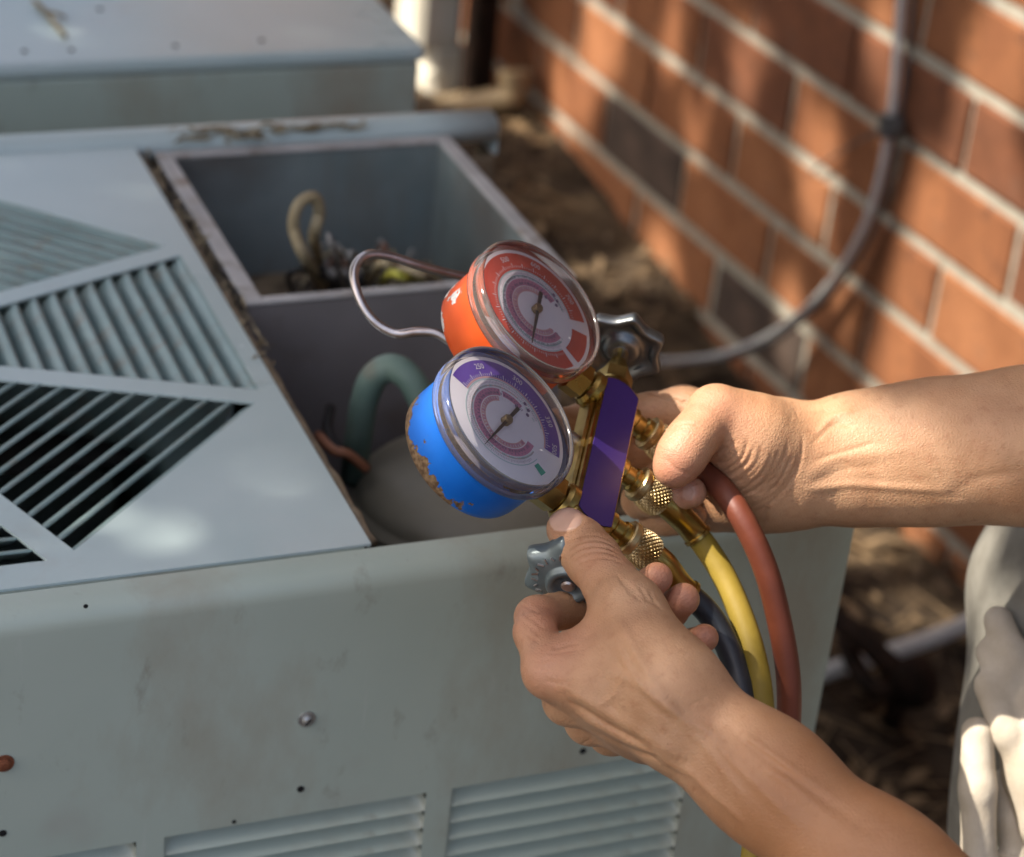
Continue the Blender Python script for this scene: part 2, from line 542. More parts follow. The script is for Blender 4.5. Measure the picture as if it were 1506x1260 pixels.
mb.add([p3(octv(AI, k)) for k in range(8)], [tuple(range(8))])
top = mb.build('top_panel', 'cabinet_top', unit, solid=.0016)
# down-turned edge of the grille panel
mb = MB()
mb.box((XP-.0012, .986, ZT-.028), (XP+.0004, 1.554, ZT-.0012))
mb.box((-.178, .9835, ZT-.02), (XP-.004, .985, ZT-.0012))
mb.build('panel_flange', 'cabinet_paint', top)
mb = MB()
gl = [np.array([XP+.0035, y, ZT-.0045+.0006*math.sin(y*60)+.0005*rng.normal()]) for y in np.linspace(.992, 1.552, 60)]
mb.tube(gl, [.0032+.0004*rng.normal() for _ in gl], n=8)
mb.build('gasket_strip', 'gasket', unit, smooth=True)

# grille slats, one object each; the eight sectors share the meshes
prof = [(0, 0), (-.0030, -.0004), (-.0062, -.0030), (-.0090, -.0066), (-.0116, -.0112)]
pitch = .01345
mi_ = Matrix.Translation(-Vector((.23, 1.26, 0)))
for i in range(15):
    ap = AP-.0005-pitch*i
    hl = ap*T225-HB/C225-.0004
    if hl < .012: break
    ts = np.unique(np.concatenate([[-1, -.985, -.95, -.9], np.linspace(-.8, .8, 5), [.9, .95, .985, 1]]))
    end = min(.007, hl*.5)
    P = np.zeros((len(ts), len(prof), 3))
    for a_, t in enumerate(np.concatenate([-hl+end*np.array([0, .12, .4, .9]), np.linspace(-hl+end*1.3, hl-end*1.3, 5), hl-end*np.array([.9, .4, .12, 0])])):
        q = (hl-abs(t))/end
        e = 1.0 if q >= 1 else math.sqrt(max(0.0, 1-(1-q)**2))
        for b_, (dr, dz) in enumerate(prof):
            P[a_, b_] = (ap+dr*(.12+.88*e), t, dz*e-.0006)
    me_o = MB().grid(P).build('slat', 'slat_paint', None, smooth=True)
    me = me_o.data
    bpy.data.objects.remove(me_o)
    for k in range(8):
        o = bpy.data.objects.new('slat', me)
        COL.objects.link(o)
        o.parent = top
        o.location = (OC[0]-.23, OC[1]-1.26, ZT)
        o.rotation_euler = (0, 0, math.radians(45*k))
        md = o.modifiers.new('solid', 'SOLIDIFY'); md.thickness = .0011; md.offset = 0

# fan ring and darkness under the grille
mb = MB()
mb.lathe((OC[0], OC[1], 0), (0, 0, 1), [(.262, ZT-.012), (.262, ZT-.075), (.225, ZT-.088), (.225, ZT-.16)], n=48, cap0=False, cap1=False)
mb.build('fan_shroud', 'slat_paint', unit, smooth=True, solid=.002)
mb = MB()
for k in range(4):
    a = math.radians(90*k+20)
    pts = []
    for r_ in np.linspace(.05, .215, 5):
        row = []
        for w_ in np.linspace(-.5, .5, 4):
            th = a+w_*.9*(.6+r_)
            row.append((OC[0]+r_*math.cos(th), OC[1]+r_*math.sin(th), ZT-.125-w_*.05))
        pts.append(row)
    mb.grid(pts)
mb.lathe((OC[0], OC[1], 0), (0, 0, 1), [(.05, ZT-.15), (.05, ZT-.10), (.02, ZT-.095)], n=24)
mb.build('fan', 'dark_interior', unit, solid=.002)

# cabinet shell: base, left, back, divider
mb = MB()
mb.box((UX0, YF+.01, .03), (UX1-.002, YB-.002, .06))
mb.box((UX0, YF+.012, .06), (UX0+.002, YB-.002, ZT-.002))
mb.box((UX0+.003, YB-.004, .06), (.60, YB-.002, ZT-.02))
mb.build('cabinet_shell', 'cabinet_paint', unit)
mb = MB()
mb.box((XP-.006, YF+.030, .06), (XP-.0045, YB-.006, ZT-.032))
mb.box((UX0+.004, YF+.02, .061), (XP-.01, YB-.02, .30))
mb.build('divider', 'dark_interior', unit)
mb = MB()
mb.box((XP-.004, 1.35, .06), (UX1-.02, 1.352, .70))
mb.box((XP, .99, .0605), (UX1-.01, 1.55, .09))
mb.build('inner_bulkhead', 'dark_interior', unit)
mb = MB()
mb.box((UX0, 1.558, ZT-.004), (-.02, 1.584, ZT+.0035))
# left rim beside the grille panel
mb.box((UX0, .986, ZT-.02), (-.1815, 1.556, ZT-.0005))
mb.build('side_rim', 'cabinet_paint', unit, bevel=.003)
# round-nosed rail along the back
mb = MB()
rail = [(1.5585, ZT-.012), (1.5585, ZT-.002), (1.562, ZT+.0035), (1.570, ZT+.006), (1.580, ZT+.0055), (1.588, ZT+.001), (1.590, ZT-.008), (1.590, ZT-.022)]
P = [[(x, y, z) for (y, z) in rail] for x in np.linspace(-.02, .664, 12)]
mb.grid(P)
r2 = mb.build('back_rail', 'cabinet_top', unit, smooth=True, solid=.002)
mb = MB()
mb.prism([(1.5585, ZT-.024), (1.5585, ZT-.001), (1.564, ZT+.0045), (1.573, ZT+.0058), (1.585, ZT+.003), (1.589, ZT-.004), (1.589, ZT-.024)], (0, 0, 0), (0, 1, 0), (0, 0, 1), (1, 0, 0), .661, .6645)
mb.build('rail_end', 'cabinet_top', r2)
mb = MB()
mb.box((.640, 1.553, .03), (.6605, 1.5565, ZT-.025))
mb.box((.657, 1.557, .03), (.6605, 1.586, ZT-.025))
mb.build('corner_post', 'gasket', unit)

# front panel with a rolled top edge and louvre banks
def fx(px, py): return ony(px, py, YF)
b1r = fx(627, 1165)[0]; b2l = fx(664, 1165)[0]; b2r = fx(1012, 1120)[0]
pw = b2r-b2l; gapw = b2l-b1r
ztop = (fx(625, 1163)[2]+fx(664, 1163)[2])/2
banks = []
xr = b2r
while xr-pw > UX0-.02:
    banks.append((max(xr-pw, UX0+.02), xr)); xr -= pw+gapw
NR = 16; LP = .01265
zb = ztop-NR*LP
mb = MB()
xs_ = sorted(set([UX0, UX1]+[v for b in banks for v in b]))
def infb(x0, x1):
    return any(abs(x0-b[0]) < 1e-6 and abs(x1-b[1]) < 1e-6 for b in banks)
for x0, x1 in zip(xs_[:-1], xs_[1:]):
    mb.add([(x0, YF, .735), (x1, YF, .735), (x1, YF, ztop), (x0, YF, ztop)], [(0, 1, 2, 3)])
    if not infb(x0, x1):
        mb.add([(x0, YF, ztop), (x1, YF, ztop), (x1, YF, zb), (x0, YF, zb)], [(0, 1, 2, 3)])
    mb.add([(x0, YF, zb), (x1, YF, zb), (x1, YF, .03), (x0, YF, .03)], [(0, 1, 2, 3)])
edge = [(.9812, ZT-.004), (.9808, ZT), (.975, ZT+.0003), (.9695, ZT), (.9660, ZT-.0009), (.9626, ZT-.0031), (.9603, ZT-.0064), (.9592, ZT-.0100), (YF, ZT-.0130), (YF, .735)]
P = [[(x, y, z) for (y, z) in edge] for x in np.linspace(UX0, UX1, 20)]
mb.grid(P)
sidee = [(YF, .735), (YF, .03)]
mb.add([(UX1, YF, .742), (UX1, YF, .03), (UX1, YF+.026, .03), (UX1, YF+.026, .742)], [(0, 1, 2, 3)])
front = mb.build('front_panel', 'cabinet_paint', unit, auto=40)
bmx = bmesh.new(); bmx.from_mesh(front.data); bmesh.ops.remove_doubles(bmx, verts=bmx.verts, dist=1e-5)
bmesh.ops.recalc_face_normals(bmx, faces=bmx.faces); bmx.to_mesh(front.data); bmx.free()
front.data.set_sharp_from_angle(angle=math.radians(40))
meshes = {}
for (x0, x1) in banks:
    w = round(x1-x0, 5)
    if w not in meshes:
        us = np.array([0, .004, .01, .02, .04, .07, .5, .93, .96, .98, .99, .996, 1.0])
        vs_ = np.array([0, .10, .28, .52, .78, 1.0])
        P = np.zeros((len(us), len(vs_), 3))
        for i, u in enumerate(us):
            dend = min(u, 1-u)*w
            e = 1.0 if dend > .013 else math.sqrt(max(0, 1-(1-dend/.013)**2))
            for j, v in enumerate(vs_):
                # pressed inwards at the top, flush at the bottom
                dep = .0115*e*(1-v**2.4)
                P[i, j] = (u*w, dep, -LP*v-(.004*(1-e)*(1-v)))
        lo = MB().grid(P).build('louver', 'cabinet_paint', None, smooth=True)
        meshes[w] = lo.data
        bpy.data.objects.remove(lo)
    for r_ in range(NR):
        o = bpy.data.objects.new('louver', meshes[w])
        COL.objects.link(o); o.parent = front
        o.location = (x0-.23, YF-1.26, ztop-LP*r_-.0006)
# backing behind the louvres so that the slots read dark
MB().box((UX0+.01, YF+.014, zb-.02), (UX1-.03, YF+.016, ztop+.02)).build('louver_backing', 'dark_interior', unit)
# screws, rivets and holes on the front
def screw(px, py, r_, m_, name='screw'):
    c = fx(px, py)
    mb = MB()
    mb.lathe(c, (0, -1, 0), [(r_*1.6, .0002), (r_*1.55, .0008), (r_*1.05, .0009), (r_, .0024), (r_*.6, .0034), (.0001, .0036)], n=20, cap1=False)
    s = mb.build(name, m_, front, auto=30)
    if name == 'screw':
        MB().obox(c+np.array([0, -.0035, 0]), norm((1, 0, 1.2)), (0, 1, 0), norm((-1.2, 0, 1)), r_*1.5, .0006, r_*.3).build('slot', 'hole_dark', s)
screw(451, 1057, .0032, 'screw_metal')
screw(6, 1122, .0034, 'rust', 'rivet')
for (px, py) in ((442, 1160), (4, 1225), (857, 1104), (126, 891), (344, 1208)):
    c = fx(px, py)
    rr = .0019 if py > 1000 and px != 344 else .0011
    if py < 900: c = c+np.array([0, .0, .0])
    MB().lathe(c, (0, -1, 0), [(rr*1.15, .0001), (rr*1.1, .0005), (rr*.8, .0006), (rr*.75, .0003)], n=14).build('screw_hole', 'hole_dark', front)

# control box standing in the opening
BX0, BX1, BY0, BY1 = .381, .619, 1.290, 1.553
ZR = ZT-.002
zfl = ony(500, 392, BY1-.01)[2]
cb = MB()
rim = .0125
cb.box((BX0, BY0, ZR-.003), (BX0+rim, BY1, ZR))
cb.box((BX1-rim, BY0, ZR-.003), (BX1, BY1, ZR))
cb.box((BX0+rim, BY1-rim, ZR-.003), (BX1-rim, BY1, ZR))
cb.box((BX0+rim, BY0, ZR-.003), (BX1-rim, BY0+.009, ZR))
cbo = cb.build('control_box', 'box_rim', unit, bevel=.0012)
m1 = MB()
t_ = .0015
for lo, hi in (((BX0+rim-t_, BY0+.009, zfl), (BX0+rim, BY1-rim, ZR-.0032)), ((BX1-rim, BY0+.009, zfl), (BX1-rim+t_, BY1-rim, ZR-.0032)),
               ((BX0+rim, BY1-rim, zfl), (BX1-rim, BY1-rim+t_, ZR-.0032))):
    m1.box(lo, hi)
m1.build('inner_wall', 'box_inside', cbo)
m2 = MB()
m2.box((BX0+.002, BY0+.001, .42), (BX1-.002, BY0+.0025, ZR-.0032))
m2.box((BX0+.001, BY0+.003, .42), (BX0+.0025, BY1-.003, ZR-.0032))
m2.box((BX1-.0025, BY0+.003, .42), (BX1-.001, BY1-.003, ZR-.0032))
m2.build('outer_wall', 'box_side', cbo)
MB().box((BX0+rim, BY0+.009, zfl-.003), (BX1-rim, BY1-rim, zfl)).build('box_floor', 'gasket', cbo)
# contactor, clips and wires in the box
def onbox(px, py, z): return onz(px, py, z)
mb = MB()
c = onz(500, 400, zfl+.02)
mb.box((c[0]-.016, c[1]-.02, zfl+.0005), (c[0]+.016, c[1]+.02, zfl+.022), bev=.002)
ct = mb.build('contactor', 'wire_black', cbo)
mb = MB()
for i in range(3):
    for j in range(2):
        mb.box((c[0]-.013+i*.010, c[1]-.015+j*.018, zfl+.0225), (c[0]-.007+i*.010, c[1]-.004+j*.018, zfl+.027), bev=.001)
mb.build('terminal', 'wire_pale', ct)
def wire(pts, r_, m_, name='wire'):
    return MB().tube(spline(pts, 7), r_, n=10).build(name, m_, cbo, smooth=True)
zw = zfl+.02
wire([onz(478, 425, zfl+.006), at(452, 385, 1.585), at(432, 335, 1.57), at(440, 300, 1.565), at(462, 290, 1.57), at(470, 312, 1.58), at(462, 350, 1.60), onz(470, 385, zw)], .0043, 'wire_tan')
wire([onz(508, 425, zw), at(492, 375, 1.60), at(483, 345, 1.6), onz(505, 392, zw)], .0016, 'wire_pale')
wire([onz(520, 425, zfl+.01), at(515, 372, 1.59), onz(545, 400, zfl+.005)], .0022, 'wire_pale')
wire([onz(540, 415, zfl+.012), at(560, 388, 1.57), at(585, 395, 1.57), at(625, 405, 1.55), onz(650, 420, zfl+.01)], .003, 'wire_tan')
wire([onz(560, 420, zfl+.006), at(575, 402, 1.56), at(600, 408, 1.55), onz(640, 410, zfl+.006)], .0032, 'wire_yellow')
wire([onz(430, 430, zfl+.004), at(424, 405, 1.6), at(450, 398, 1.6), onz(500, 420, zw)], .002, 'wire_black')
for i in range(14):
    a = onz(rng.uniform(440, 640), rng.uniform(390, 425), zfl+.004); b = onz(rng.uniform(440, 640), rng.uniform(388, 425), zfl+.012)
    wire([a, (a+b)/2+np.array([0, 0, rng.uniform(.005, .03)]), b], .0014, ('wire_pale', 'wire_black', 'wire_tan', 'copper_rust')[i % 4])

# compressor dome, copper loop and capillary in the open bay
cc = onz(690, 728, .655)[:2]
prof_c = [(.076, .10), (.078, .60), (.078, .640), (.081, .643), (.081, .650), (.076, .655)]
zc = .655
for a in np.linspace(0, 90, 12):
    prof_c.append((max(.001, .076*math.cos(math.radians(a))), zc+.030*math.sin(math.radians(a))))
comp = MB().lathe((cc[0], cc[1], 0), (0, 0, 1), prof_c, n=64, cap1=False).build('compressor', 'compressor_shell', unit, auto=35)
MB().lathe((cc[0]+.02, cc[1]-.005, 0), (0, 0, 1), [(.009, .678), (.009, .694), (.007, .697)], n=24).build('compressor_stud', 'compressor_shell', comp, auto=35)
pp = [at(520, 700, 1.50), at(528, 640, 1.465), at(536, 590, 1.445), at(552, 553, 1.435), at(578, 541, 1.43), at(604, 558, 1.425), at(626, 600, 1.43), at(650, 650, 1.45), at(672, 700, 1.50)]
MB().tube(spline(pp, 8), .0092, n=18).build('copper_pipe', 'copper_green', unit, smooth=True)
MB().tube(spline([at(468, 640, 1.47), at(490, 662, 1.45), at(512, 668, 1.45), at(540, 690, 1.46)], 6), .0033, n=10).build('copper_line', 'copper_rust', unit, smooth=True)
MB().tube(spline([at(486, 600, 1.5), at(482, 630, 1.48), at(492, 655, 1.47), at(520, 672, 1.47)], 6), .0035, n=10).build('copper_line', 'wire_black', unit, smooth=True)

# dry needles and leaf bits caught on the rail and along the gap
mb = MB()
for i in range(170):
    if i < 80:
        x = .40+.09*rng.beta(2, 2)+rng.normal(0, .012); y = 1.561+rng.normal(0, .006); z = ZT+.004+rng.random()*.006
        if rng.random() < .3: x = .52+rng.normal(0, .02); y = 1.560
    else:
        x = XP+.007+rng.normal(0, .003); y = rng.uniform(1.2, 1.55); z = ZT-.006+rng.random()*.006
    a = rng.normal(0, .5) if i < 80 else rng.normal(1.57, .5)
    u = np.array([math.cos(a), math.sin(a), rng.normal(0, .15)]); w = norm(np.cross(u, (0, 0, 1)))
    l = rng.uniform(.004, .014); b = rng.uniform(.0005, .002)
    c = np.array([x, y, z])
    mb.add([c-u*l, c+w*b, c+u*l, c-w*b+[0, 0, .001]], [(0, 1, 2), (0, 2, 3)])
tag(mb.build('dry_debris', 'debris'), 'dry plant debris caught along the open box rim and rail', 'debris', kind='stuff')

# ------------------------------------------------------------------ second unit behind
YU2 = 1.75
q = ony(620, 68, YU2)
ZU2, XU2 = q[2], q[0]
unit2 = empty('air_conditioner', (.2, 2.05, 0), 'closed grey condenser unit standing behind the open one', 'air conditioner', 'condenser units beside the wall')
MB().box((-.25, YU2, .03), (XU2, 2.42, ZU2-.014)).build('cabinet', 'cabinet_paint', unit2, bevel=.004)
lid = MB().box((-.252, YU2-.003, ZU2-.0135), (XU2+.003, 2.423, ZU2)).build('top_panel', 'cabinet_top', unit2, bevel=.004)
for (px, py) in ((36, 76), (105, 74), (258, 68), (385, 60), (147, 14)):
    c = onz(px, py, ZU2)
    MB().lathe(c, (0, 0, 1), [(.0024, .0002), (.0022, .0012), (.0008, .0018)], n=12).build('screw', 'iron_dark', lid)
tw = empty('twig', onz(70, 20, ZU2), 'thin dark twig lying on top of the rear unit', 'twig')
MB().tube(spline([onz(50, 0, ZU2+.003), onz(68, 18, ZU2+.004), onz(82, 36, ZU2+.003), onz(96, 52, ZU2+.003)], 6), [.0022]*19, n=6).build('stem', 'debris', tw, smooth=True)
MB().tube(spline([onz(66, 17, ZU2+.004), onz(84, 20, ZU2+.008), onz(96, 26, ZU2+.003)], 5), .0014, n=6).build('side_shoot', 'debris', tw, smooth=True)

# concrete pads under the units
for (x0, x1, y0, y1, lab) in ((-.26, .70, .90, 1.63, 'concrete pad under the open foreground unit'), (-.30, .71, 1.70, 2.47, 'concrete pad under the rear unit')):
    tag(MB().box((x0, y0, -.06), (x1, y1, .03), bev=.008).build('concrete_pad', 'mortar'), lab, 'pad')

# ------------------------------------------------------------------ downspout and tan pipe at the far end of the wall
dp = onw(650, 60, .09)
dx, dy = dp[0], dp[1]
ds = empty('downspout', (dx, dy, 0), 'cream downspout with stepped sleeves at the far end of the wall', 'downspout')
def pipe_box(z0, z1, w, off=(0, 0), b=.012):
    return MB().obox((dx+off[0], dy+off[1], (z0+z1)/2), WT, WN, (0, 0, 1), w, w*.85, z1-z0, bev=b)
zb_ = onw(660, 150, .09)[2]
z1_ = onw(660, 62, .09)[2]
pipe_box(zb_, z1_, .078).build('lower_sleeve', 'pipe_cream', ds)
pipe_box(z1_-.012, z1_+.11, .096, (-.02, .01)).build('middle_sleeve', 'pipe_cream', ds)
pipe_box(z1_+.10, 2.6, .085, (-.025, .012)).build('upper_pipe', 'pipe_cream', ds)
pipe_box(zb_+.04, zb_+.052, .084).build('joint_band', 'pipe_cream', ds)
MB().obox((dx+.03, dy-.085, 1.3), WT, WN, (0, 0, 1), .05, .04, 2.6, bev=.006).build('shadow_gap_bar', 'iron_dark', ds)  # dark bar built for the shadow gap beside the downspout, in iron colour
pz = onw(700, 152, .07)
tp = empty('drain_pipe', pz, 'tan drain pipe with upturned elbow at the downspout base', 'pipe')
MB().tube(spline([onw(628, 160, .12), onw(690, 152, .08), onw(742, 146, .05), onw(756, 134, .04), onw(757, 112, .04)], 8), .019, n=16).build('pipe_run', 'pipe_tan', tp, smooth=True)
MB().tube([onw(757, 118, .04), onw(757, 104, .04)], .024, n=16).build('elbow_collar', 'pipe_tan', tp, auto=40)

# ------------------------------------------------------------------ cable along the wall
cab = empty('cable', onw(1310, 180, .02), 'grey cable hanging in a long curve along the brick wall', 'cable')
cpts = [onw(1338, -160, .016), onw(1331, -60, .016), onw(1325, 0, .016), onw(1318, 90, .017), onw(1309, 180, .018), onw(1288, 285, .020), onw(1252, 370, .024), onw(1195, 445, .032), onw(1125, 497, .05),
        onw(1050, 524, .085), onw(975, 531, .14), onw(900, 528, .20), onw(840, 545, .26)]
MB().tube(spline(cpts, 9), .0048, n=12).build('grey_cable', 'cable_grey', cab, smooth=True)
dpts = [onw(1350, -160, .007), onw(1345, -60, .007), onw(1342, 0, .007), onw(1334, 90, .007), onw(1321, 180, .008), onw(1303, 285, .009), onw(1266, 372, .012), onw(1206, 449, .02), onw(1133, 504, .038), onw(1055, 532, .075)]
MB().tube(spline(dpts, 9), .0034, n=10).build('cable_shadow', 'strap_and_shadow', cab, smooth=True)  # dark tube laid where the grey cable's shadow falls on the bricks
tie = MB()
tie.tube([onw(1311, 168, .016), onw(1308, 200, .016)], .014, n=14)
tie.obox(onw(1318, 184, .016), WT, WN, (0, 0, 1), .02, .012, .014, bev=.002)
tie.build('strap', 'strap_and_shadow', cab, auto=40)
MB().tube(spline([onw(1296, 190, .015), onw(1255, 212, .012), onw(1205, 244, .008), onw(1195, 256, .004)], 6), .0016, n=6).build('tie_wire', 'strap_and_shadow', cab, smooth=True)

# ------------------------------------------------------------------ conduit, hose and iron fitting on the soil
cd = MB().tube(spline([onz(1120, 1016, .095), onz(1215, 988, .105), onz(1300, 962, .105), onz(1360, 942, .105), onz(1418, 918, .105), onz(1520, 870, .10)], 6), .0095, n=14).build('conduit', 'conduit_white', smooth=True)
tag(cd, 'pale grey conduit lying across the soil behind the dark iron fitting', 'conduit')
ir = empty('iron_fitting', onz(1340, 1060, .0), 'dark rusty forked iron fitting with a knob sticking out of the soil', 'fitting')
def gp(px, py, z): return onz(px, py, z+.05)
MB().tube(spline([gp(1238, 915, .10), gp(1270, 940, .12), gp(1310, 978, .12), gp(1345, 1004, .11)], 5), .012, n=12).build('upper_prong', 'iron_dark', ir, smooth=True)
MB().tube(spline([gp(1242, 940, .06), gp(1262, 985, .08), gp(1290, 1015, .09), gp(1330, 1015, .10)], 5), .010, n=12).build('lower_prong', 'iron_dark', ir, smooth=True)
MB().lathe(gp(1345, 1003, .11), norm((.6, -.5, .5)), [(.012, -.02), (.024, -.014), (.027, 0), (.024, .014), (.012, .02)], n=20).build('knob', 'iron_dark', ir, smooth=True)
MB().tube([gp(1328, 1012, .10), gp(1316, 1045, .06), gp(1310, 1066, -.02)], [.012, .010, .009], n=12).build('stem', 'iron_dark', ir, smooth=True)

# ------------------------------------------------------------------ manifold gauge set
def cw(v):                             # camera-frame direction (right, down, away) -> world
    return RT*v[0]-UP*v[1]+FW*v[2]
mat('brass', (.40, .27, .075), (.52, .37, .125), rough=.30, metal=1.0, scale=40, detail=6, bump=.05, bscale=260, rvar=.10,
    c3=(.20, .13, .045), s3=50, r3=(.55, .75), bdist=.0006)
mat('brass_nut', (.52, .38, .18), (.66, .51, .28), rough=.40, metal=1.0, scale=80, detail=4, rvar=.08, c3=(.16, .10, .04), s3=90, r3=(.55, .75))
mat('label_purple', (.034, .016, .135), (.040, .020, .155), rough=.35, scale=30)
mat('knob_metal', (.15, .16, .16), (.24, .25, .25), rough=.38, metal=.85, scale=50, detail=5, bump=.1, bscale=200, rvar=.1, c3=(.08, .085, .085), s3=40, r3=(.5, .75))
mat('knob_paint', (.10, .125, .13), (.15, .18, .185), rough=.32, metal=.35, scale=50, detail=5, bump=.1, bscale=200, rvar=.08)
mat('steel', (.40, .36, .35), (.56, .52, .51), rough=.28, metal=.9, scale=60, c3=(.30, .19, .15), s3=45, r3=(.48, .68))
mat('dial_white', (.87, .84, .87), (.90, .875, .90), rough=.5, scale=60)
mat('dial_red', (.56, .075, .05), (.62, .09, .06), rough=.5, scale=60)
mat('dial_purple', (.115, .055, .36), (.135, .07, .41), rough=.5, scale=60)
mat('dial_pink', (.58, .23, .35), (.63, .27, .40), rough=.5, scale=80)
mat('dial_teal', (.32, .52, .50), (.38, .57, .55), rough=.5, scale=80)
mat('dial_rose', (.72, .42, .42), rough=.5)
mat('dial_green', (.05, .40, .28), rough=.5)
mat('print_white', (.78, .76, .80), rough=.5)
mat('print_dark', (.22, .16, .26), rough=.5)
mat('needle', (.035, .028, .025), rough=.4)
mat('needle_hub', (.25, .19, .10), (.32, .25, .14), rough=.45, metal=.7, scale=90)
mat('hose_yellow', (.22, .15, .018), (.29, .20, .028), spec=.3, rough=.62, scale=35, detail=6, bump=.12, bscale=160, c3=(.26, .19, .045), s3=30, r3=(.55, .75))
mat('hose_red', (.12, .029, .013), (.17, .042, .019), rough=.5, scale=35, detail=6, bump=.12, bscale=160, c3=(.12, .03, .02), s3=30, r3=(.55, .75))
mat('hose_black', (.018, .020, .024), (.032, .034, .040), rough=.45, scale=35, bump=.12, bscale=160)

def case_material(name, paint, paint2, bare, bare2, thr, nscale, edge_only):
    """painted can whose paint has flaked off along the rear edge (local axis stored in attribute 'axial')"""
    m = mat(name, paint, paint2, rough=.42, scale=60, bump=.05, bscale=300)
    n, L, b = nodes_of(m)
    at_ = n.new('ShaderNodeAttribute'); at_.attribute_name = 'axial'
    tc = n.new('ShaderNodeTexCoord')
    nz = n.new('ShaderNodeTexNoise'); nz.inputs['Scale'].default_value = nscale; nz.inputs['Detail'].default_value = 7; nz.inputs['Roughness'].default_value = .62
    L.new(tc.outputs['Object'], nz.inputs['Vector'])
    ma = n.new('ShaderNodeMath'); ma.operation = 'MULTIPLY_ADD'
    L.new(nz.outputs['Fac'], ma.inputs[0]); ma.inputs[1].default_value = 1.1
    L.new(at_.outputs['Fac'], ma.inputs[2])
    gt = n.new('ShaderNodeMapRange'); gt.inputs['From Min'].default_value = thr; gt.inputs['From Max'].default_value = thr+.012
    L.new(ma.outputs[0], gt.inputs['Value'])
    nb = n.new('ShaderNodeTexNoise'); nb.inputs['Scale'].default_value = 420; nb.inputs['Detail'].default_value = 5
    L.new(tc.outputs['Object'], nb.inputs['Vector'])
    rb = n.new('ShaderNodeValToRGB'); rb.color_ramp.elements[0].color = (*bare, 1); rb.color_ramp.elements[1].color = (*bare2, 1)
    rb.color_ramp.elements[0].position = .35; rb.color_ramp.elements[1].position = .65
    L.new(nb.outputs['Fac'], rb.inputs['Fac'])
    mx = n.new('ShaderNodeMix'); mx.data_type = 'RGBA'
    L.new(gt.outputs[0], mx.inputs['Factor'])
    L.new(b.inputs['Base Color'].links[0].from_socket, mx.inputs['A'])
    L.new(rb.outputs['Color'], mx.inputs['B'])
    L.new(mx.outputs['Result'], b.inputs['Base Color'])
    mr = n.new('ShaderNodeMapRange'); mr.inputs['To Min'].default_value = .40; mr.inputs['To Max'].default_value = .85
    L.new(gt.outputs[0], mr.inputs['Value']); L.new(mr.outputs[0], b.inputs['Roughness'])
    bp = n.new('ShaderNodeBump'); bp.inputs['Strength'].default_value = .6; bp.inputs['Distance'].default_value = .0006; bp.invert = True
    L.new(gt.outputs[0], bp.inputs['Height']); L.new(bp.outputs[0], b.inputs['Normal'])
    return m
case_material('case_blue', (.0, .12, .54), (.004, .145, .60), (.10, .055, .025), (.26, .165, .085), 1.02, 55, False)
case_material('case_red', (.62, .075, .008), (.68, .095, .012), (.50, .48, .46), (.72, .70, .68), 1.19, 60, False)

def clear_material(name, tint, rough=.04, edge=.55, milky=.0):
    m = bpy.data.materials.new(name); m.use_nodes = True
    n = m.node_tree.nodes; L = m.node_tree.links
    n.remove(n['Principled BSDF'])
    out = n['Material Output']
    tr = n.new('ShaderNodeBsdfTransparent'); tr.inputs[0].default_value = (*tint, 1)
    gl = n.new('ShaderNodeBsdfGlossy'); gl.inputs['Roughness'].default_value = rough
    df = n.new('ShaderNodeBsdfDiffuse'); df.inputs[0].default_value = (.85, .72, .66, 1)
    fr = n.new('ShaderNodeFresnel'); fr.inputs[0].default_value = 1.49
    m1 = n.new('ShaderNodeMixShader'); m1.inputs[0].default_value = milky
    L.new(tr.outputs[0], m1.inputs[1]); L.new(df.outputs[0], m1.inputs[2])
    m2 = n.new('ShaderNodeMixShader')
    L.new(fr.outputs[0], m2.inputs[0]); L.new(m1.outputs[0], m2.inputs[1]); L.new(gl.outputs[0], m2.inputs[2])
    L.new(m2.outputs[0], out.inputs[0])
    MATS[name] = m
clear_material('lens_clear', (.985, .98, .985), .05, milky=.02)
clear_material('lens_rim', (.97, .95, .94), .10, milky=.09)

A_ = norm(cw((-.18, .67, -.72))); S_ = norm(cw((.756, .563, .33))); S_ = norm(S_-A_*(A_@S_)); N_ = np.cross(A_, S_)
MC = at(879, 675, 1.148)
Mm = Matrix(((A_[0], S_[0], N_[0], MC[0]), (A_[1], S_[1], N_[1], MC[1]), (A_[2], S_[2], N_[2], MC[2]), (0, 0, 0, 1)))
man = empty('manifold_gauge', MC, 'brass manifold with red and blue pressure gauges held in both hands', 'gauge', M=Mm)
def mp_(a, s, n): return MC+A_*a+S_*s+N_*n

def end_poly(w, L, bulge, n=7):
    pts = []
    for i in range(n):
        s = -w+2*w*i/(n-1)
        pts.append((L+bulge*(1-(s/w)**2)-.05*s, s))
    q = [(-a, -s) for (a, s) in pts]
    return pts[::-1]+q[::-1] if False else pts+q
body = MB()
body.prism(end_poly(.0122, .0500, .0045), MC, A_, S_, N_, -.0105, .0090)
bo = body.build('manifold_body', 'brass', man, bevel=.0016)
mb = MB()
for s_ in (-1,):
    mb.obox(mp_(0, -.0126, .0015), A_, S_, N_, .074, .0030, .0062, bev=.0012)
    for a in (-.0425, .0425):
        mb.lathe(mp_(a, -.011, 0), -S_, [(.0105, 0), (.0105, .004), (.0088, .0062)], n=28)
for a in (-1, 1):
    mb.lathe(mp_(0, 0, -.001), A_*a, [(.0098, .049), (.0098, .0565), (.0085, .058)], n=28)
mb.build('side_boss', 'brass', bo, auto=35)
lab = MB().prism(end_poly(.0106, .0478, .0042), MC, A_, S_, N_, .0091, .0096)
lab.build('label', 'label_purple', man)
mb = MB()
mb.lathe(mp_(-.004, -.0140, -.003), -S_, [(.0040, 0), (.0040, .004), (.003, .0052)], n=16)
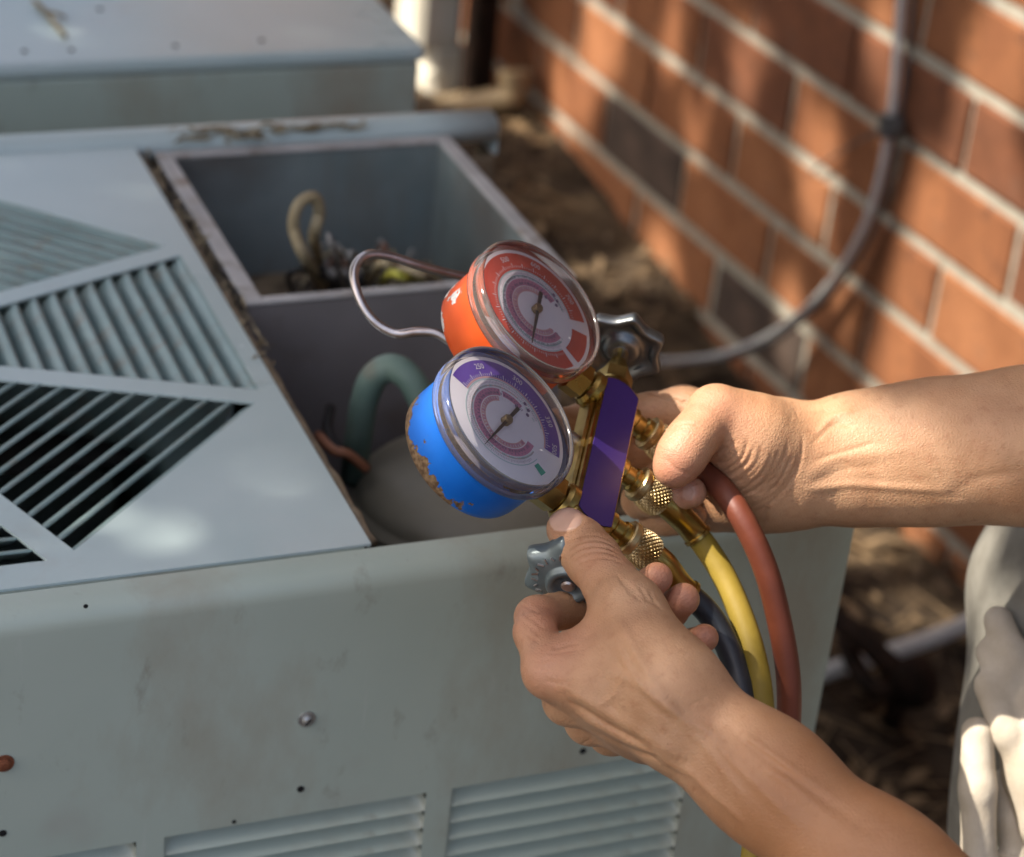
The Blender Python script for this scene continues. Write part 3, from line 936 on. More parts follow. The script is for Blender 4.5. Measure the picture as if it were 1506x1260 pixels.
mb.lathe(mp_(.002, -.0140, -.006), -S_, [(.0030, 0), (.0030, .003), (.002, .0042)], n=16)
mb.build('side_screw', 'steel', man, auto=35)

# gauges
def ring(mb, G, U, R, r0, r1, t0, t1, h, mi, n=None):
    mb.cur = mi
    n = n or max(2, int(abs(t1-t0)/4))
    V = []
    for i in range(n+1):
        t = math.radians(t0+(t1-t0)*i/n)
        d = U*math.cos(t)+R*math.sin(t)
        V += [G+d*r0+N_*h, G+d*r1+N_*h]
    mb.add(V, [(2*i, 2*i+1, 2*i+3, 2*i+2) for i in range(n)])
def gauge(a_off, colour, needle_deg, label):
    G = mp_(a_off, -.068, .0200)
    U, R = -S_, -A_
    case = MB()
    prof = [(.0300, -.0352), (.0345, -.0346), (.0361, -.0330), (.0366, -.0300), (.0367, -.0200), (.0367, -.0110), (.0369, -.0060)]
    # finer rows for the flaked rim
    case.lathe(G, N_, prof, n=96, cap1=False)
    co = case.build('gauge_case', 'case_'+colour, man, auto=40)
    tag(co, label)
    atr = co.data.attributes.new('axial', 'FLOAT', 'POINT')
    ax = []
    for (r, h) in prof:
        for k in range(96):
            th = 2*math.pi*k/96
            ax.append((r, h, th))
    u_, w_, _ = frame(N_)
    val = []
    for (r, h, th) in ax:
        d = u_*math.cos(th)+w_*math.sin(th)
        left = max(0.0, d@cw((-.85, .25, .1)) if colour == 'blue' else d@cw((-.75, -.66, 0)))
        back = min(1.0, max(0.0, (-.004-h)/.031))
        val.append(back*.50+left*.25 if colour == 'blue' else back*.38+left*.42)
    atr.data.foreach_set('value', val)
    # dial
    mb = MB()
    white, colr, pink, teal, rose, green = range(6)
    mats = ['dial_white', 'dial_red' if colour == 'red' else 'dial_purple', 'dial_pink', 'dial_teal', 'dial_rose', 'dial_green']
    mb.cur = white
    mb.lathe(G, N_, [(.0366, -.0030), (.0366, -.0012)], n=72)
    h = -.00105
    if colour == 'red':
        ring(mb, G, U, R, .0245, .0345, -150, 150, h, colr); ring(mb, G, U, R, .0245, .0345, 164, 202, h, colr)
        ring(mb, G, U, R, .0205, .0212, -160, 140, h, teal); ring(mb, G, U, R, .0150, .0192, -165, 120, h, pink)
        ring(mb, G, U, R, .0115, .0146, -160, 100, h, rose); ring(mb, G, U, R, .0238, .0242, -150, 150, h, teal)
    else:
        ring(mb, G, U, R, .0255, .0345, 8, 176, h, colr)
        ring(mb, G, U, R, .0150, .0190, -175, 66, h, pink); ring(mb, G, U, R, .0152, .0186, 72, 112, h, pink)
        ring(mb, G, U, R, .0118, .0145, -165, 60, h, rose); ring(mb, G, U, R, .0246, .0254, 8, 176, h, rose); ring(mb, G, U, R, .0200, .0206, -165, 100, h, rose)
        ring(mb, G, U, R, .0236, .0240, -160, 150, h, teal)
        ring(mb, G, U, R, .0255, .0315, -157, -149, h, green)
    dial = mb.build('dial', mats, man)
    # printed scale: ticks and numbers
    pw = MB(); pd = MB(); pt = MB(); pr_ = MB()
    def tick(m_, t, r0, r1, w, h):
        t = math.radians(t); d = U*math.cos(t)+R*math.sin(t); e = -U*math.sin(t)+R*math.cos(t)
        m_.add([G+d*r0-e*w+N_*h, G+d*r1-e*w+N_*h, G+d*r1+e*w+N_*h, G+d*r0+e*w+N_*h], [(0, 1, 2, 3)])
    def word(m_, s, t, r, size, h, tang=True):
        V, F = text_mesh(s, size)
        t = math.radians(t); d = U*math.cos(t)+R*math.sin(t); e = -U*math.sin(t)+R*math.cos(t)
        m_.add([G+d*r+e*v[0]+d*v[1]+N_*h for v in V], F)
    h1 = -.00085
    nums = [('500', 36), ('600', 77), ('700', 125)] if colour == 'red' else [('250', 45), ('300', 91), ('350', 140), ('500', 170)]
    for s, t in nums: word(pw, s, t, .0308, .0043, h1)
    lo, hi = (-150, 150) if colour == 'red' else (10, 174)
    for t in np.arange(lo, hi, 3.2):
        big = int(round((t-lo)/3.2)) % 5 == 0
        tick(pw, t, .0256, .0282 if big else .0270, .00022 if big else .00013, h1)
    for t in np.arange(-150, 140, 2.6):
        tick(pd, t, .0214, .0226 if int(round(t/2.6)) % 4 else .0232, .00010, h1)
    for t in np.arange(-158, 140, 2.2):
        if rng.random() < .6: tick(pd if colour == 'red' else pt, t, .0198, .0208, .00018, h1)
    for t in np.arange(-165, 118, 3.1):
        if rng.random() < .7: tick(pd, t, .0152+rng.random()*.0006, .0164+rng.random()*.0012, .00018, h1)
        if rng.random() < .6: tick(pt, t+1, .0196, .0206, .00020, h1)
    for t in np.arange(-160, 60, 4.0):
        if rng.random() < .7: tick(pr_, t, .0124, .0140, .00030, h1)
    for t in np.arange(-150, 110, 7.5):
        tick(pd, t, .0158, .0170, .00030, h1)
        tick(pd, t+3, .0176, .0184, .00022, h1)
        tick(pw, t+1.5, .0128, .0142, .00028, h1)
    # stamped brand marks are illegible in the picture: small smudges
    for (t, r) in ((105, .0148), (122, .0205), (128, .018), (112, .0215)):
        t = math.radians(t); d = U*math.cos(t)+R*math.sin(t)
        pd.lathe(G+d*r, N_, [(.0011, h1), (.0009, h1+.0001)], n=9)
    pw.build('scale_print', 'print_white', dial)
    pd.build('fine_print', 'print_dark', dial)
    pt.build('fine_print', 'dial_teal', dial)
    pr_.build('fine_print', 'dial_pink', dial)
    # needle
    t = math.radians(needle_deg); d = U*math.cos(t)+R*math.sin(t); e = np.cross(N_, d)
    mb = MB()
    hn = .0014
    mb.prism([(-.012, -.0011), (-.012, .0011), (-.002, .0009), (.010, .0008), (.026, .00012), (.026, -.00012), (.010, -.0008), (-.002, -.0009)], G, d, e, N_, hn-.0003, hn+.0003)
    ne = mb.build('needle', 'needle', man)
    MB().lathe(G, N_, [(.0026, -.0010), (.0026, .0020), (.0020, .0028), (.0004, .0029)], n=20).build('needle_hub', 'needle_hub', ne, auto=40)
    # clear cover: flat window and thick stepped rim
    mb = MB()
    mb.lathe(G, N_, [(.0372, .0028), (.0350, .0038), (.0200, .0043), (.0005, .0044)], n=72, cap0=False, cap1=False)
    lc = mb.build('lens', 'lens_clear', man, smooth=True)
    mb = MB()
    rp = [(.0372, -.0075), (.0394, -.0075), (.0400, -.0062), (.0400, -.0036), (.0396, -.0026), (.0400, -.0014), (.0399, .0026), (.0392, .0042), (.0384, .0047), (.0376, .0044), (.0372, .0030), (.0370, .0002), (.0370, -.0030)]
    mb.lathe(G, N_, rp, n=96, cap0=False, cap1=False)
    mb.build('lens_rim', 'lens_rim', lc, smooth=True)
    # stem and hex nut to the manifold
    mb = MB()
    c0 = mp_(a_off, -.068, 0)
    mb.lathe(c0, S_, [(.0060, .030), (.0060, .058)], n=20)
    mb.hexa(c0, S_, .0098, .0385, .0500, hint=N_)
    mb.build('gauge_stem', 'brass', man, auto=30)
gauge(.0425, 'blue', -71, 'blue painted gauge can with flaked brown rear edge')
gauge(-.0425, 'red', -94, 'orange red painted gauge can with chipped rear edge')

# valves at both ends of the manifold
def lobed(nl, depth, r_min):
    def fn(t, r, h):
        if r < r_min: return r
        return r-depth*math.sqrt(math.sin(nl*t/2)**2+.02)
    return fn
for sgn, m_, kname in ((-1, 'knob_metal', 'upper'), (1, 'knob_paint', 'lower')):
    ax = A_*sgn
    mb = MB()
    mb.hexa(MC-N_*.001, ax, .0098, .0560, .0665, hint=S_)
    mb.lathe(MC-N_*.001, ax, [(.0062, .0665), (.0058, .0735), (.0046, .0745), (.0046, .084)], n=24)
    mb.build('valve_bonnet', 'brass', man, auto=30)
    c = MC-N_*.001+ax*(.0885 if sgn < 0 else .0800); K = 1.22
    fn = lobed(7, .0048, .0165)
    mb = MB()
    # from the hub underside out to the scalloped rim and over the top
    mb.lathe(c, ax, [(r_*K, h_*1.1) for r_, h_ in [(.0050, -.0035), (.0078, -.0030), (.0085, .0000), (.0105, .0010), (.0128, .0012), (.0160, -.0006), (.0195, -.0030), (.0206, -.0022), (.0208, .0012),
                     (.0200, .0040), (.0172, .0058), (.0120, .0070), (.0100, .0068), (.0092, .0072), (.0090, .0098), (.0078, .0106), (.0062, .0100), (.0058, .0078), (.0010, .0074)]], n=112, fn=fn, cap1=False)
    k = mb.build('valve_knob', m_, man, smooth=True)
    mb = MB()
    mb.lathe(c, ax, [(.0036, .0072), (.0036, .0100), (.0026, .0108), (.0004, .0109)], n=14)
    mb.build('knob_screw', 'steel', k, auto=30)
    if sgn < 0:
        MB().lathe(c, ax, [(.0046, -.0115), (.0046, -.002)], n=20).build('valve_stem', 'steel', k, auto=30)
    else:
        mb = MB()                      # worn raised marks cast into the handwheel
        for q in range(28):
            t = 2*math.pi*q/28+.1; u_, w_, _ = frame(ax)
            d = u_*math.cos(t)+w_*math.sin(t); e = np.cross(ax, d)
            ll = .0016 if q % 3 else .0010
            mb.obox(c+d*.0170+ax*.0074, norm(d+e*(.5 if q % 2 else -.35)), norm(e-d*(.5 if q % 2 else -.35)), ax, ll*2, .0005, .0009)
        mb.build('cast_marks', 'steel', k)

# wire hook
hk = [mp_(-.01, -.006, -.0135), at(800, 600, 1.172), at(730, 548, 1.18), at(690, 521, 1.182), at(662, 502, 1.183), at(640, 490, 1.184), at(612, 488, 1.185), at(585, 491, 1.186), at(560, 480, 1.187), at(540, 460, 1.188),
      at(526, 432, 1.190), at(520, 404, 1.193), at(527, 384, 1.197), at(545, 374, 1.201), at(575, 377, 1.206), at(615, 390, 1.212), at(660, 402, 1.22), at(700, 410, 1.226)]
MB().tube(spline(hk, 6), .0026, n=12).build('wire_hook', 'steel', man, smooth=True)

# hoses with knurled nuts
def hose(idx, a_off, m_, label, path, start=.0):
    S0 = .0125
    root = empty('refrigerant_hose', mp_(a_off, .03, 0), label, 'hose', 'hoses screwed to the manifold')
    base = mp_(a_off, 0, -.001)
    MB().lathe(base, S_, [(.0068, S0-.002), (.0068, .0165), (.0055, .0180), (.0055, .0225), (.0068, .0235), (.0068, .0275)], n=28).build('port', 'brass', man, auto=35)
    mb = MB()
    mb.lathe(base, S_, [(.0060, .0262), (.0086, .0264), (.0095, .0272), (.0095, .0300), (.0088, .0306), (.0086, .0316)], n=40, cap1=False)
    nut = mb.build('nut_collar', 'brass_nut', root, auto=35)
    nt, nh, l0, l1 = 22, 6, .0312, .0462
    u_, w_, d_ = frame(S_)
    TH, HH = nt*6, nh*6
    P = np.zeros((HH+1, TH+1, 3))
    for i in range(HH+1):
        for j in range(TH+1):
            x = j/6.0; y = i/6.0
            p1 = abs(((x+y) % 1)-.5)*2; p2 = abs(((x-y) % 1)-.5)*2
            z = min(p1, p2)
            edge_ = math.sin(math.pi*i/HH)**.35 if 0 < i < HH else 0
            r_ = .0081+.0014*min(1, z*1.5)*edge_+.0007*math.sin(math.pi*i/HH)
            if i > HH*.86: r_ -= .0016*((i/HH-.86)/.14)**2
            t = 2*math.pi*j/TH
            P[i, j] = base+S_*(l0+(l1-l0)*i/HH)+(u_*math.cos(t)+w_*math.sin(t))*r_
    MB().grid(P).build('knurled_nut', 'brass_nut', root)
    # crimped ferrule follows the first stretch of hose
    pts = spline([base+S_*.040]+[base+S_*.052]+path, 10)
    cut = 0; acc = 0
    while acc < .036:
        acc += np.linalg.norm(pts[cut+1]-pts[cut]); cut += 1
    fp = pts[2:cut+1]
    rr = [.0072]*len(fp)
    fo = MB().tube(fp, rr, n=24).build('ferrule', 'brass', root, auto=40)
    e0 = pts[cut-1]; e1 = pts[cut]
    dd = norm(e1-e0)
    MB().lathe(e1, dd, [(.0072, -.0012), (.0080, -.0008), (.0080, .0008), (.0070, .0012)], n=24).build('ferrule_ring', 'brass', fo, auto=40)
    MB().tube(pts[cut-1:], .0065, n=20).build('hose_tube', m_, root, smooth=True)
    return root
def gnd(x, y, z=.012): return np.array([x, y, z])
hose(0, -.0440, 'hose_red', 'red hose dropping from the far hand, rightmost of the three',
     [at(1012, 676, 1.186), at(1050, 706, 1.170), at(1088, 756, 1.156), at(1125, 834, 1.156), at(1148, 922, 1.160), at(1160, 1005, 1.162), at(1158, 1095, 1.165), at(1145, 1240, 1.155), at(1120, 1420, 1.15),
      gnd(.62, .78, .40), gnd(.60, .72, .12), gnd(.56, .66), gnd(.42, .60), gnd(.20, .62)])
hose(1, -.0050, 'hose_yellow', 'yellow hose from the middle brass nut curving down past the near wrist',
     [at(1022, 783, 1.182), at(1062, 842, 1.178), at(1094, 916, 1.165), at(1114, 990, 1.152), at(1121, 1062, 1.142), at(1118, 1160, 1.135), at(1108, 1262, 1.13), at(1090, 1420, 1.13),
      gnd(.56, .75, .40), gnd(.54, .70, .12), gnd(.50, .62), gnd(.36, .54), gnd(.15, .55)])
hose(2, .0345, 'hose_black', 'black hose from the lowest brass nut behind the near fingertips',
     [at(1000, 862, 1.152), at(1042, 902, 1.158), at(1072, 955, 1.155), at(1092, 1022, 1.146), at(1112, 1100, 1.142), at(1138, 1200, 1.14), at(1150, 1330, 1.14),
      gnd(.60, .80, .42), gnd(.57, .74, .12), gnd(.47, .58), gnd(.30, .48), gnd(.10, .48)])

# ------------------------------------------------------------------ signed-distance modelling for the person
def surface_nets(V, xs, ys, zs):
    s = V < 0
    c = s[:-1, :-1, :-1].astype(np.int8)
    for dx in (0, 1):
        for dy in (0, 1):
            for dz in (0, 1):
                if dx+dy+dz:
                    c = c+s[dx:s.shape[0]-1+dx, dy:s.shape[1]-1+dy, dz:s.shape[2]-1+dz]
    I, J, K = np.nonzero((c > 0) & (c < 8))
    idx = np.full(c.shape, -1, np.int64)
    idx[I, J, K] = np.arange(len(I))
    acc = np.zeros((len(I), 3)); cnt = np.zeros(len(I))
    ax = (xs, ys, zs)
    corners = [(a, b, d) for a in (0, 1) for b in (0, 1) for d in (0, 1)]
    for p in corners:
        for k in range(3):
            if p[k] == 0:
                q = list(p); q[k] = 1
                v0 = V[I+p[0], J+p[1], K+p[2]]; v1 = V[I+q[0], J+q[1], K+q[2]]
                m = (v0 < 0) != (v1 < 0)
                t = np.where(m, v0/np.where(m, v0-v1, 1), 0)
                pos = []
                for d, B in enumerate((I, J, K)):
                    g0 = ax[d][B+p[d]]
                    if d == k: pos.append(g0+t*(ax[d][B+1]-ax[d][B]))
                    else: pos.append(g0)
                acc += np.stack(pos, 1)*m[:, None]; cnt += m
    P = acc/cnt[:, None]
    F = []
    for k in range(3):
        sl0 = [slice(1, -1)]*3; sl1 = [slice(1, -1)]*3
        sl0[k] = slice(0, -1); sl1[k] = slice(1, None)
        a = s[tuple(sl0)]; b = s[tuple(sl1)]
        E = np.argwhere(a != b)
        if not len(E): continue
        inside_first = a[tuple(E.T)]
        E = E+np.array([0 if d == k else 1 for d in range(3)])
        u, w = (k+1) % 3, (k+2) % 3
        quads = []
        for du, dw in ((-1, -1), (0, -1), (0, 0), (-1, 0)):
            Q = E.copy(); Q[:, u] += du; Q[:, w] += dw
            quads.append(idx[tuple(Q.T)])
        Q = np.stack(quads, 1)
        Q[~inside_first] = Q[~inside_first][:, ::-1]
        F.append(Q)
    return P, np.concatenate(F)

def axis(lo, f0, f1, hi, h, g=1.10, hmax=.010):
    c = list(np.arange(f0, f1+h, h))
    x, d = c[-1], h
    while x < hi: d = min(d*g, hmax); x += d; c.append(x)
    x, d = c[0], h; pre = []
    while x > lo: d = min(d*g, hmax); x -= d; pre.append(x)
    return np.array(pre[::-1]+c)

class Field:
    def __init__(self, xs, ys, zs):
        self.ax = (np.asarray(xs, np.float32), np.asarray(ys, np.float32), np.asarray(zs, np.float32))
        self.V = np.full((len(xs), len(ys), len(zs)), .05, np.float32)
    def block(self, lo, hi):
        sl = []
        for d in range(3):
            a = np.searchsorted(self.ax[d], lo[d]); b = np.searchsorted(self.ax[d], hi[d])
            sl.append(slice(max(0, a-1), min(len(self.ax[d]), b+1)))
        g = [self.ax[d][sl[d]].reshape([-1 if e == d else 1 for e in range(3)]) for d in range(3)]
        return tuple(sl), g
    @staticmethod
    def cone(g, a, b, r0, r1, flat=None):
        ab = b-a; L2 = float(ab@ab)+1e-12
        px, py, pz = (g[d]-np.float32(a[d]) for d in range(3))
        t = np.clip((px*ab[0]+py*ab[1]+pz*ab[2])/L2, 0, 1)
        dx, dy, dz = px-t*ab[0], py-t*ab[1], pz-t*ab[2]
        q = dx*dx+dy*dy+dz*dz
        if flat is not None:
            n, k = flat
            w = dx*n[0]+dy*n[1]+dz*n[2]
            q = q+(k*k-1)*w*w
        return np.sqrt(np.maximum(q, 1e-12))-(r0+(r1-r0)*t)
    def chain(self, pts, rs, k=.006, kj=.004, kfar=None, flat=None, hub=None):
        """union of round cones through pts; joins the rest with blend k (kfar away from the hub point)"""
        pts = [np.asarray(p, float) for p in pts]
        R = max(rs)+max(k, .004)+.004
        lo = np.min(pts, 0)-R; hi = np.max(pts, 0)+R
        sl, g = self.block(lo, hi)
        d = None
        for i in range(max(1, len(pts)-1)):
            j = min(i+1, len(pts)-1)
            c = self.cone(g, pts[i], pts[j], rs[i], rs[j], flat)
            if d is None: d = c
            else:
                h = np.maximum(kj-np.abs(d-c), 0)/kj
                d = np.minimum(d, c)-h*h*kj*.25
        if kfar is not None:
            hb = pts[0] if hub is None else hub
            dd = np.sqrt((g[0]-hb[0])**2+(g[1]-hb[1])**2+(g[2]-hb[2])**2)
            kk = kfar+(k-kfar)*np.clip(1-(dd-.010)/.014, 0, 1)
        else: kk = k
        cur = self.V[sl]
        h = np.maximum(kk-np.abs(cur-d), 0)/kk
        self.V[sl] = np.minimum(cur, d)-h*h*kk*.25
    def carve(self, pts, r, k=.003):
        pts = [np.asarray(p, float) for p in pts]
        R = r+k+.003
        sl, g = self.block(np.min(pts, 0)-R, np.max(pts, 0)+R)
        d = None
        for i in range(max(1, len(pts)-1)):
            c = self.cone(g, pts[i], pts[min(i+1, len(pts)-1)], r, r)
            d = c if d is None else np.minimum(d, c)
        cur = self.V[sl]; nd = -d
        h = np.maximum(k-np.abs(cur-nd), 0)/k
        self.V[sl] = np.maximum(cur, nd)+h*h*k*.25
    def mesh(self):
        return surface_nets(self.V, *self.ax)

def C(px, py, Z): return np.array([(px-IW/2)/FPX*Z, (py-IH/2)/FPX*Z, Z])
def w2c(P): q = np.asarray(P, float)-CAM; return np.array([q@RT, -(q@UP), q@FW])
def c2w(P): P = np.asarray(P); return CAM+P[:, :1]*RT-P[:, 1:2]*UP+P[:, 2:3]*FW
def vnormals(P, F):
    n = np.zeros_like(P)
    a, b, c, d = (P[F[:, i]] for i in range(4))
    fn = np.cross(c-a, d-b)
    for i in range(4): np.add.at(n, F[:, i], fn)
    return n/np.maximum(np.linalg.norm(n, axis=1), 1e-12)[:, None]
def relax(P, F, it=2, lam=.5):
    E = np.concatenate([F[:, [0, 1]], F[:, [1, 2]], F[:, [2, 3]], F[:, [3, 0]]])
    for _ in range(it):
        s = np.zeros_like(P); c = np.zeros(len(P))
        np.add.at(s, E[:, 0], P[E[:, 1]]); np.add.at(c, E[:, 0], 1)
        np.add.at(s, E[:, 1], P[E[:, 0]]); np.add.at(c, E[:, 1], 1)
        P = P+lam*(s/c[:, None]-P)
    return P
def seg_dist(px, line):
    """distance of pixel positions (n,2) to a polyline, and the run along it (0..1)"""
    L = np.asarray(line, float)
    best = np.full(len(px), 1e9); tt = np.zeros(len(px))
    m = len(L)-1
    for i in range(m):
        a, b = L[i, :2], L[i+1, :2]; ab = b-a
        t = np.clip(((px-a)@ab)/(ab@ab+1e-9), 0, 1)
        d = np.linalg.norm(px-(a+t[:, None]*ab), axis=1)
        u = d < best
        best[u] = d[u]; tt[u] = (i+t[u])/m
    return best, tt
def arc(cx, cy, rx, ry, a0, a1, n=9):
    return [(cx+rx*math.cos(math.radians(a)), cy+ry*math.sin(math.radians(a))) for a in np.linspace(a0, a1, n)]

def detail(P, F, lines, zfront=-.12):
    """press creases into, and raise tendons out of, the camera side of a hand; lines: (polyline px, width px, height mm)"""
    for (line, w, h) in lines:
        N = vnormals(P, F)
        px = np.stack([IW/2+FPX*P[:, 0]/P[:, 2], IH/2+FPX*P[:, 1]/P[:, 2]], 1)
        view = P/np.linalg.norm(P, axis=1)[:, None]
        facing = np.clip((-(N*view).sum(1)-.10)/.25, 0, 1)
        L2 = np.asarray(line, float)
        bb = (px[:, 0] > L2[:, 0].min()-3*w) & (px[:, 0] < L2[:, 0].max()+3*w) & (px[:, 1] > L2[:, 1].min()-3*w) & (px[:, 1] < L2[:, 1].max()+3*w)
        ix = np.nonzero(bb & (facing > 0))[0]
        if not len(ix): continue
        d, t = seg_dist(px[ix], line)
        prof = np.exp(-(d/w)**2)*np.clip(np.minimum(t, 1-t)*6, 0, 1)**.7*facing[ix]
        P[ix] += N[ix]*(prof*h*.0016)[:, None]
    return P

# ---- near hand (left): back of the hand towards the camera, thumb on the manifold, fingers round behind
LE = C(1600, 1548, .95)                # elbow
LSW = np.array([.71, .44, 1.10]); RSW = np.array([.93, .72, 1.24])
LS = w2c(LSW)
xs = axis(-.02, .0, .118, .60, .00095); ys = axis(-.36, .032, .172, .34, .00095); zs = axis(.55, .985, 1.148, 1.19, .00095)
f = Field(xs, ys, zs)
W0 = C(1016, 1062, 1.022)
depth_flat = (np.array([.25, -.2, .94]), 1.22)
f.chain([W0, C(1130, 1150, 1.005), C(1290, 1288, .985), LE], [.0262, .0256, .0295, .040], k=.02, kj=.02, flat=depth_flat)
f.chain([LE, LS], [.041, .052], k=.03)
IM, MM, RM, PM = C(806, 988, 1.042), C(836, 1030, 1.057), C(866, 1060, 1.077), C(898, 1078, 1.095)
for (b0, m_, r0, r1) in ((C(985, 1035, 1.018), IM, .0190, .0108), (C(1000, 1050, 1.022), MM, .0190, .0108), (C(1010, 1066, 1.030), RM, .0180, .0103), (C(1020, 1078, 1.040), PM, .0170, .0095)):
    mid = b0*.5+m_*.5
    f.chain([b0, mid, m_], [r0, (r0+r1)/2-.0005, r1], k=.013, kj=.008)
# palm filling behind the metacarpals
f.chain([C(960, 1030, 1.055), C(880, 1010, 1.075)], [.017, .014], k=.012)
# thumb
TC, TM, TI, TT = C(984, 1000, 1.020), C(925, 898, 1.045), C(872, 823, 1.074), C(835, 778, 1.091)
f.chain([TC, TM], [.0180, .0150], k=.016)
f.chain([C(1003, 1044, 1.025), TC, C(945, 957, 1.03)], [.0205, .0180, .0168], k=.012)
f.chain([TM, C(899, 860, 1.060), TI, C(853, 800, 1.083), TT], [.0152, .0130, .0131, .0126, .0106], k=.010, kj=.004, flat=(norm((.3, .25, .9)), 1.12))
# first web
f.chain([C(930, 930, 1.052), C(880, 950, 1.052), C(832, 970, 1.048)], [.0125, .0105, .0100], k=.014)
f.chain([C(950, 985, 1.035), C(850, 985, 1.045)], [.0165, .0125], k=.014)
# fingers
f.chain([IM, C(787, 930, 1.060), C(789, 908, 1.074), C(826, 896, 1.094), C(868, 892, 1.106)], [.0108, .0098, .0100, .0092, .0080], k=.008, kj=.004, kfar=.0015)
f.chain([MM, C(836, 985, 1.086), C(850, 950, 1.108), C(908, 900, 1.132), C(940, 870, 1.132), C(966, 850, 1.120)], [.0108, .0100, .0100, .0092, .0088, .0080], k=.008, kj=.004, kfar=.0012)
f.chain([RM, C(878, 1020, 1.108), C(900, 982, 1.128), C(958, 925, 1.146), C(985, 898, 1.141), C(1005, 881, 1.126)], [.0103, .0095, .0096, .0090, .0088, .0083], k=.008, kj=.004, kfar=.0012)
f.chain([PM, C(920, 1045, 1.116), C(942, 1015, 1.132), C(998, 965, 1.142), C(1020, 948, 1.137), C(1036, 938, 1.126)], [.0095, .0085, .0085, .0079, .0077, .0072], k=.008, kj=.004, kfar=.0012)
# heel of the hand behind
f.chain([C(1028, 1036, 1.045), C(985, 1000, 1.068)], [.016, .013], k=.010)
PL, FL = f.mesh()
PL = relax(PL, FL, 2, .4)
lines = [
    # knuckle folds of the thumb
    (arc(876, 832, 44, 30, 195, 330), 2.2, -.55), (arc(879, 840, 44, 30, 200, 325), 2.0, -.45), (arc(873, 822, 42, 28, 205, 335), 1.8, -.40), (arc(884, 850, 46, 30, 210, 320), 1.8, -.30),
    (arc(868, 812, 40, 26, 215, 330), 1.6, -.25),
    # nail fold
    ([(832+26*math.cos(a)*.97+19*math.sin(a)*.25, 763-26*math.cos(a)*.25+19*math.sin(a)*.97) for a in np.linspace(-.9, 3.6, 14)], 1.8, -.38),
    # tendons and veins on the back of the hand
    ([(820, 1005), (880, 1040), (950, 1082), (1010, 1120)], 9, .9), ([(845, 1048), (900, 1078), (960, 1105), (1020, 1142)], 6, .8),
    ([(862, 1068), (915, 1098), (975, 1120)], 4, -.8), ([(835, 1030), (890, 1065), (950, 1098)], 4, -.7),
    ([(905, 905), (935, 960), (965, 1010), (1000, 1050)], 9, .7), ([(880, 985), (930, 1000), (985, 1040), (1040, 1100), (1100, 1180)], 8, .6),
    ([(1010, 1050), (1060, 1100), (1120, 1160), (1180, 1220)], 10, .7), ([(1060, 1060), (1130, 1115), (1220, 1180), (1300, 1240)], 8, -.5),
    ([(1085, 1075), (1150, 1120), (1240, 1185)], 5, .6), ([(1000, 1120), (1040, 1160), (1100, 1215)], 6, .5),
    # web folds
    ([(905, 842), (925, 868), (945, 885)], 2.2, -.5), ([(915, 850), (936, 872), (957, 886)], 2.0, -.4), ([(940, 862), (952, 880), (968, 892)], 2, -.5), ([(955, 868), (962, 884), (975, 898)], 2, -.4),
    ([(812, 955), (830, 948), (852, 944)], 3, -.5), ([(806, 962), (826, 958), (850, 955)], 2.4, -.35), ([(768, 900), (785, 912), (800, 925)], 2.4, -.3), ([(765, 912), (780, 922), (796, 936)], 2.2, -.3),
    ([(800, 1000), (820, 1005), (850, 1000)], 3, -.3),
    ([(762, 885), (776, 893), (792, 900)], 2, -.35), ([(763, 925), (778, 935), (794, 946)], 2, -.3), ([(773, 968), (790, 972), (812, 968)], 2.5, -.3), ([(780, 980), (800, 984), (822, 978)], 2.5, -.3),
    ([(900, 930), (925, 985), (965, 1030), (1015, 1062), (1065, 1085)], 6, .55), ([(925, 985), (905, 1020), (880, 1040)], 5, .4), ([(1120, 1130), (1160, 1150), (1230, 1215)], 6, .45),
]
rl = np.random.default_rng(3)
for i in range(46):                    # fine cross-hatching of skin over the back of the hand
    x0, y0 = rl.uniform(820, 1060), rl.uniform(900, 1120)
    a = rl.choice([.4, 2.3])+rl.normal(0, .25); l = rl.uniform(14, 34)
    lines.append(([(x0, y0), (x0+l*math.cos(a)*.5+rl.normal(0, 2), y0+l*math.sin(a)*.5), (x0+l*math.cos(a), y0+l*math.sin(a))], 1.8, -rl.uniform(.08, .2)))
PL = detail(PL, FL, lines)

# ---- far hand (right): palm side towards the camera, thumb bent over the red hose
RE = C(1850, 640, 1.165)
RS = w2c(RSW)
xs = axis(.0, .02, .178, .66, .00105); ys = axis(-.36, -.026, .062, .13, .00105); zs = axis(.75, 1.118, 1.262, 1.30, .00105)
f = Field(xs, ys, zs)
W1 = C(1180, 684, 1.192)
fl2 = (np.array([.05, .05, .997]), 1.25)
f.chain([W1, C(1270, 674, 1.19), C(1380, 664, 1.185), C(1520, 655, 1.18), RE], [.0305, .0318, .0350, .0385, .043], k=.02, kj=.02, flat=fl2)
f.chain([RE, RS], [.043, .052], k=.03)
IM, MM, RM, PM = C(1005, 601, 1.222), C(990, 652, 1.238), C(992, 702, 1.240), C(1010, 742, 1.232)
for (b0, m_, r0, r1) in ((C(1140, 640, 1.192), IM, .0180, .0115), (C(1145, 665, 1.200), MM, .0180, .0115), (C(1150, 692, 1.204), RM, .0180, .0110), (C(1150, 722, 1.202), PM, .0170, .0105)):
    f.chain([b0, m_], [r0, r1], k=.014)
# thenar and hypothenar pads
f.chain([C(1160, 676, 1.184), C(1112, 652, 1.176), C(1075, 632, 1.174)], [.0225, .0215, .0175], k=.014, kj=.012)
f.chain([C(1165, 715, 1.19), C(1105, 728, 1.196), C(1050, 742, 1.208)], [.0190, .0170, .0145], k=.014, kj=.012)
f.chain([C(1110, 690, 1.185), C(1075, 700, 1.196)], [.0175, .0140], k=.014)
